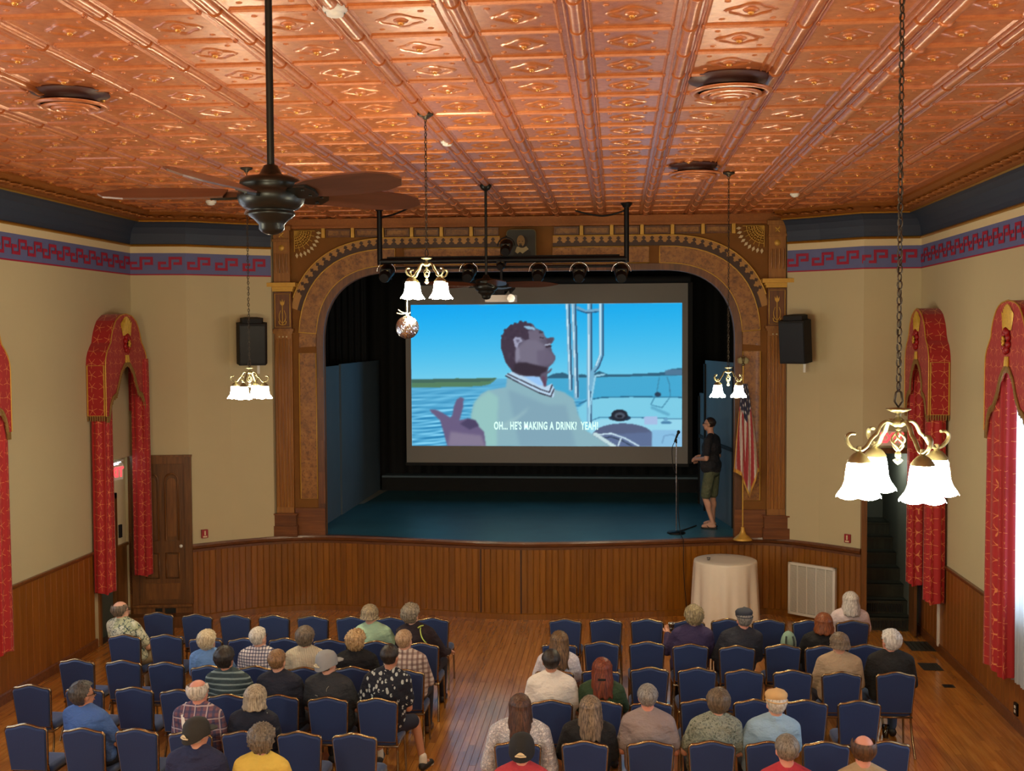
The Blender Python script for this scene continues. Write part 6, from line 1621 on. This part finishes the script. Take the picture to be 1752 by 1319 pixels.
P('LD', 6, 'man in the grey baseball cap', 'man in a light grey baseball cap and charcoal shirt', 560, 1136, hyaw=-.7, hs='short', hcol=GBR, shirt=cloth('plain', (42, 44, 48)), hat=('ball', plain('grey_cap', srgb(140, 140, 140), .8)), seed=7, wide=1.18, extra='logo')
P('LC', 6, 'woman with curly blond hair', 'woman with curly strawberry-blond hair and black top', 610, 1099, hyaw=-.25, hs='curly', hcol=BLND, shirt=cloth('plain', (16, 16, 20)), sleeves='long', seed=8, wide=.98)
P('LB', 6, 'woman in the mint green top', 'grey-blond woman with short bob in a mint green top', 633, 1053, hyaw=-.1, hs='bob', hl=.05, hcol=BGR, shirt=cloth('plain', (172, 206, 172)), seed=9, wide=.95)
P('LB', 7, 'person with lime straps', 'grey curly-haired person in dark jacket with lime straps', 704, 1053, hyaw=-.45, hs='curly', hcol=((80, 72, 60), (160, 146, 124)), shirt=cloth('plain', (34, 20, 28)), sleeves='long', seed=10, extra='lime', wide=1.0, arms='out')
P('LC', 7, 'man in brown plaid shirt', 'sandy-haired man in a brown and white plaid shirt', 692, 1097, hyaw=-.3, hs='short', hcol=SANDY, shirt=cloth('plaid', (206, 190, 178), (112, 84, 80)), sleeves='long', seed=11, wide=1.05, collar=1, shoes=LEATH)
P('LD', 7, 'man in the black floral shirt', 'dark-haired man in a black floral shirt with bare leg in the aisle', 668, 1124, hyaw=-.35, hs='short', hcol=DKB, tone='tan', shirt=cloth('leaf', (16, 20, 34), (176, 182, 176)), shorts=True, pants=plain('navy_shorts', srgb(22, 26, 44), .8), seed=12, wide=1.15, extra='legout')
P('LE', 3, 'man in plaid with a strap', 'bald-topped man in red and blue plaid with white strap', 340, 1184, hyaw=-.45, hs='fringe', hcol=WHT, tone='pink', shirt=cloth('plaid', (120, 84, 96), (56, 62, 96), (190, 170, 170)), sleeves='long', seed=13, extra='strap', wide=1.05)
P('LE', 4, 'ash-blond woman in navy', 'ash-blond woman with shoulder bob in a navy top', 438, 1196, hyaw=-.1, hs='bob', hl=.10, hcol=((108, 96, 78), (182, 168, 140)), shirt=cloth('plain', (20, 24, 40)), sleeves='long', seed=14, wide=.98)
P('LE', 1, 'man in the blue shirt with glasses', 'dark grey-haired man with glasses in a blue shirt', 141, 1191, hyaw=-.75, yaw=-.2, hs='full', hcol=((34, 32, 30), (84, 78, 72)), tone='tan', shirt=cloth('plain', (70, 104, 166)), seed=15, glasses=True, wide=1.15)
P('RC', 0, 'woman in white lace', 'woman with long streaked brown hair in a white lace top', 957, 1100, hyaw=.05, hs='long', hl=.26, hcol=((48, 34, 22), (132, 100, 66)), shirt=cloth('mottle', (214, 208, 212), (190, 184, 190), (226, 222, 224)), seed=16, wide=.95)
P('RD', 0, 'man in the white polo', 'dark-haired man in a white polo shirt', 943, 1132, hyaw=.05, hs='short', hcol=DKB, tone='tan', shirt=cloth('plain', (232, 224, 212)), seed=17, wide=1.2, collar=1)
P('RD', 1, 'red-haired woman', 'woman with long red-brown hair clipped back, green top', 1030, 1148, hyaw=.08, hs='long', hl=.24, hcol=REDB, shirt=cloth('plain', (44, 66, 38)), seed=18, extra='clip', wide=.95)
P('RE', 0, 'woman in the patterned shawl', 'brown long-haired woman in a white and grey patterned shawl', 890, 1212, hyaw=.05, hs='long', hl=.27, hcol=((40, 26, 20), (100, 66, 46)), shirt=cloth('mottle', (206, 200, 196), (150, 150, 158), (226, 222, 218)), sleeves='long', seed=19, extra='shawl', wide=1.15)
P('RE', 1, 'woman with wavy grey-brown hair', 'woman with long wavy grey-brown hair in black', 1010, 1215, hyaw=.08, hs='long', hl=.24, hcol=((54, 44, 36), (150, 128, 102)), shirt=cloth('plain', (18, 18, 20)), sleeves='long', seed=20, wide=1.08)
P('RE', 2, 'man in the taupe shirt', 'man with cropped grey hair in a taupe shirt', 1108, 1194, hyaw=.05, hs='short', hcol=((84, 80, 76), (150, 146, 140)), tone='pink', shirt=cloth('plain', (150, 136, 134)), seed=21, wide=1.12)
P('RE', 3, 'person in grey-green print', 'short-haired brunette in a grey-green patterned top', 1229, 1203, hyaw=.1, hs='full', hcol=((62, 52, 40), (116, 98, 78)), shirt=cloth('mottle', (84, 92, 80), (150, 156, 140), (104, 112, 104)), seed=22, wide=1.05)
P('RE', 4, 'man in the tan flat cap', 'man in a tan flat cap and light blue shirt', 1328, 1206, hyaw=.12, hs='short', hcol=WHT, shirt=cloth('plain', (150, 182, 206)), hat=('flat', plain('tan_cap', srgb(206, 166, 110), .8)), seed=23, wide=1.12, collar=1)
P('RB', 3, 'woman in the purple jacket', 'curly grey-blond woman in purple jacket holding a clear cup', 1187, 1056, hyaw=.15, hs='curly', hcol=((96, 84, 60), (176, 158, 118)), shirt=cloth('plain', (56, 44, 80)), sleeves='long', seed=24, wide=1.12, arms='drink')
P('RB', 4, 'man in dark flat cap', 'man in a dark grey flat cap and black jacket', 1273, 1061, hyaw=.25, hs='short', hcol=GREY, tone='pink', shirt=cloth('plain', (38, 40, 50)), sleeves='long', hat=('flat', plain('slate_cap', srgb(52, 56, 66), .8)), seed=25, wide=1.18)
P('RB', 6, 'auburn-haired woman', 'auburn-haired woman with shoulder-length bob in black', 1409, 1068, hyaw=.05, hs='bob', hl=.12, hcol=AUB, shirt=cloth('plain', (20, 20, 20)), sleeves='long', seed=26, wide=.98)
P('RA', 7, 'woman with long white hair', 'woman with long white-grey hair in a pale pink top', 1455, 1030, hyaw=.1, hs='long', hl=.16, hcol=((140, 132, 122), (220, 212, 204)), shirt=cloth('plain', (222, 202, 200)), seed=27, wide=1.02)
P('RC', 6, 'person in beige top', 'person with brown-grey bowl bob in a beige sweater', 1436, 1103, hyaw=.12, hs='bob', hl=.045, hcol=((76, 62, 48), (134, 114, 92)), shirt=cloth('plain', (182, 156, 124)), sleeves='long', seed=28, wide=1.08)
P('RC', 7, 'white-haired man in black', 'white-haired man in a black jacket at the right end of third row', 1523, 1098, hyaw=.5, hs='full', hcol=((160, 154, 146), (230, 226, 218)), tone='pink', shirt=cloth('plain', (24, 24, 24)), sleeves='long', seed=29, wide=1.18, pants=JEANS)
# nearest row, chairs below the frame
def F(px, py, y, lab, **k): person(lab, px, py, y=y, **k)
F(338, 1256, 9.05, 'man in a dark cap and navy hooded sweatshirt at the bottom left', hyaw=-.55, hs='short', hcol=WHT, shirt=cloth('plain', (34, 40, 74)), sleeves='long', hat=('ball', plain('olive_cap', srgb(38, 36, 30), .8)), seed=30, extra='hood', wide=1.15, inflate=.02)
F(449, 1268, 9.05, 'person with curly grey hair in a yellow top at the bottom', hyaw=-.1, hs='curly', hcol=((70, 62, 52), (130, 118, 100)), shirt=cloth('plain', (222, 190, 84)), seed=31, wide=1.02)
F(893, 1284, 8.95, 'man in a black cap and red collar at the bottom centre', hyaw=.0, hs='short', hcol=GREY, tone='pink', shirt=cloth('plain', (178, 52, 62)), hat=('ball', plain('black_cap', srgb(20, 20, 20), .8)), seed=32, wide=1.05)
F(1346, 1284, 8.95, 'grey-haired man in a red shirt at the bottom right', hyaw=.1, hs='short', hcol=((80, 72, 62), (140, 130, 116)), tone='pink', shirt=cloth('plain', (176, 44, 58)), seed=33, wide=1.1)
F(1477, 1284, 8.95, 'balding brown-haired man in tan at the bottom right', hyaw=.1, hs='fringe', hcol=((52, 34, 22), (96, 66, 44)), tone='pink', shirt=cloth('plain', (170, 146, 112)), seed=34, wide=1.1)
make_chairs()
for o in [o for o in COL.objects if o.name.startswith('person')]: pass
# chairs of the nearest row, mostly below the frame, under the five people there
for px, lab in ((338, 'blue banquet chair under the man in the navy hooded sweatshirt'), (449, 'blue banquet chair under the person in the yellow top'), (893, 'blue banquet chair under the man in the black cap'), (1346, 'blue banquet chair under the grey-haired man in red'), (1477, 'blue banquet chair under the balding man in tan')):
    y = 9.05 if px < 500 else 8.95; p = onY(px, 1270, y); chair(p.x, y, 0, lab, 'blue banquet chairs facing the stage')

# man standing on the stage, seen from behind and the side, looking at the screen
sp_ = onZ(1216, 902, 1.24); MX, MY = sp_.x, sp_.y
t = thing('person', 'man in a black t-shirt and olive shorts standing on the stage', 'person', (MX, MY, 1.238), math.radians(62))
H0 = (onY(1213, 714, MY).z - 1.238) / 1.80; body, ex = MB(), MB(); S = H0
def Q(x, y_, z): return V((x * S, y_ * S, z * S))
def tor(mb, e=0):
    mb.ell(Q(0, -.02, .97), (.165 + e, .14 + e, .13 + e)); mb.ell(Q(0, .015, 1.12), (.165 + e, .155 + e, .16 + e)); mb.ell(Q(0, -.005, 1.30), (.185 + e, .145 + e, .17 + e)); mb.cap(Q(-.15, -.02, 1.42), Q(.15, -.02, 1.42), .06 + e, .06 + e)
    for q in (-1, 1): mb.cap(Q(q * .03, -.01, 1.50), Q(q * .16, -.02, 1.44), .045 + e, .055 + e)
tor(body); hc = Q(0, .03, 1.685); Rh = Rz(math.radians(14)) @ Matrix.Rotation(.06, 3, 'X')
body.cap(Q(0, -.01, 1.46), hc + V((0, -.01, -.06)), .058, .055); head_parts(body, ex, hc, Rh, 1.02)
arms_ = []
for q in (-1, 1):
    shp, el, wr = Q(q * .185, -.02, 1.42), Q(q * .25, -.03, 1.15), Q(q * .05, .24, 1.13 + .02 * q); limb(body, [shp, el, wr], [.052, .043, .029]); hand(body, ex, wr, V((-q * .75, .45, -.25)), V((0, .3, .95)), -q); arms_.append((shp, el))
legs_ = []
for q in (-1, 1):
    hip, kn, an, toe = Q(q * .09, -.02, .92), Q(q * .105, .03 - .02 * q, .50), Q(q * .12, -.04 + .05 * q, .09), Q(q * .15, .12 + .05 * q, .035); limb(body, [hip, kn, an], [.09, .056, .036]); body.cap(an, toe, .036, .03); body.cap(an + V((0, -.03, -.045)), toe, .03, .028); body.ell(kn.lerp(an, .32) + V((0, -.012, 0)), (.05, .055, .10)); legs_.append((hip, kn, an, toe))
b = remeshed('body', body, [skin('fair'), M_EYE, M_LIP], t, .011, 3); EXTRA[b.name] = ex
m = MB(); tor(m, .014)
for shp, el in arms_: m.cap(shp, shp.lerp(el, .72), .066, .062)
m.cap(Q(-.08, 0, 1.02), Q(.08, 0, 1.02), .155, .155)
remeshed('t_shirt', m, cloth('plain', (34, 34, 40)), t, .013, 3)
m = MB(); m.ell(Q(0, -.02, .93), (.17, .14, .12))
for hip, kn, an, toe in legs_: m.cap(hip, hip.lerp(kn, .88), .10, .092)
remeshed('shorts', m, cloth('plain', (98, 104, 78)), t, .014, 2)
hair(t, hc, 0, 'short', hair_mat((24, 18, 16), (58, 42, 34)), .2, 40).rotation_euler = Rh.to_euler()
m = MB()
for q in (-1, 1): m.tube([(q * .034 + .027 * math.cos(a), .1, .012 + .02 * math.sin(a)) for a in [2 * PI * j / 12 for j in range(12)]], .003, 4, closed=True); m.tube([(q * .06, .1, .016), (q * .086, .0, .014)], .0035, 4)
go = obj('eyeglasses', m, M_BLKM, t); go.location = hc; go.rotation_euler = Rh.to_euler()
for hip, kn, an, toe in legs_:
    m = MB(); d = (toe - an); d.z = 0; d.normalize(); c0 = V((an.x, an.y, 0)) - d * .06; M4 = Matrix.Translation(c0) @ Matrix.Rotation(math.atan2(-d.x, d.y), 4, 'Z')
    m.prism([(-.03, -.01), (.03, -.01), (.04, .1), (.05, .2), (.02, .265), (-.03, .26), (-.05, .2), (-.036, .1)], 0, .018, 'z', M=M4); fl_ = obj('flip_flop', m, DARKSHOE, t)
    m = MB(); m.tube([M4 @ V(q) for q in crom([(-.045, .12, .02), (-.02, .17, .065), (0, .21, .03), (.02, .17, .065), (.045, .12, .02)], 3)], .006, 5); obj('strap', m, DARKSHOE, fl_)

finish()
# small belongings
p = onY(1149, 1073, SP[('RB', 3)][1] + .28); t = thing('plastic_cup', 'clear plastic cup held up by the woman in purple', 'cup', p); m = MB(); m.lathe([(.028, -.05), (.038, .05), (.035, .05), (.026, -.044), (0, -.044)], 16); obj('cup_wall', m, M_GLASS, t)
m = MB(); m.lathe([(0, .0), (.031, .0), (.027, -.04), (0, -.04)], 12); obj('drink', m, plain('amber_drink', srgb(190, 130, 60), .2), t); m = MB(); m.tube([(.038 * math.cos(a), .038 * math.sin(a), .05) for a in [2 * PI * j / 14 for j in range(14)]], .003, 4, closed=True); obj('rim', m, M_WHITE, t)
p = onZ(1515, 1262, .0); t = thing('beer_cup', 'amber drink in a clear cup on the floor near the last right chair', 'cup', (p.x, p.y, .002)); m = MB(); m.lathe([(.03, 0), (.042, .14), (.039, .14), (.027, .004)], 16); obj('cup_wall', m, M_GLASS, t); m = MB(); m.lathe([(0, .1), (.036, .1), (.028, .006), (0, .006)], 12); obj('beer', m, plain('amber_drink', srgb(190, 130, 60), .2), t)
p = onY(1349, 1092, SP[('RB', 5)][1] + .75); t = thing('backpack', 'pale green backpack on a front row chair beside the auburn woman', 'bag', (p.x, p.y, .50)); m = MB()
m.ell((0, 0, .16), (.10, .09, .17)); remesh = obj('bag_body', m, plain('bag_green', srgb(140, 170, 150), .8), t); m = MB(); m.tube(crom([(-.04, -.09, .28), (-.05, -.13, .2), (-.04, -.1, .05)], 4), .012, 5); m.tube(crom([(.04, -.09, .28), (.05, -.13, .2), (.04, -.1, .05)], 4), .012, 5); obj('strap', m, plain('bag_strap', srgb(50, 60, 56), .8), t)
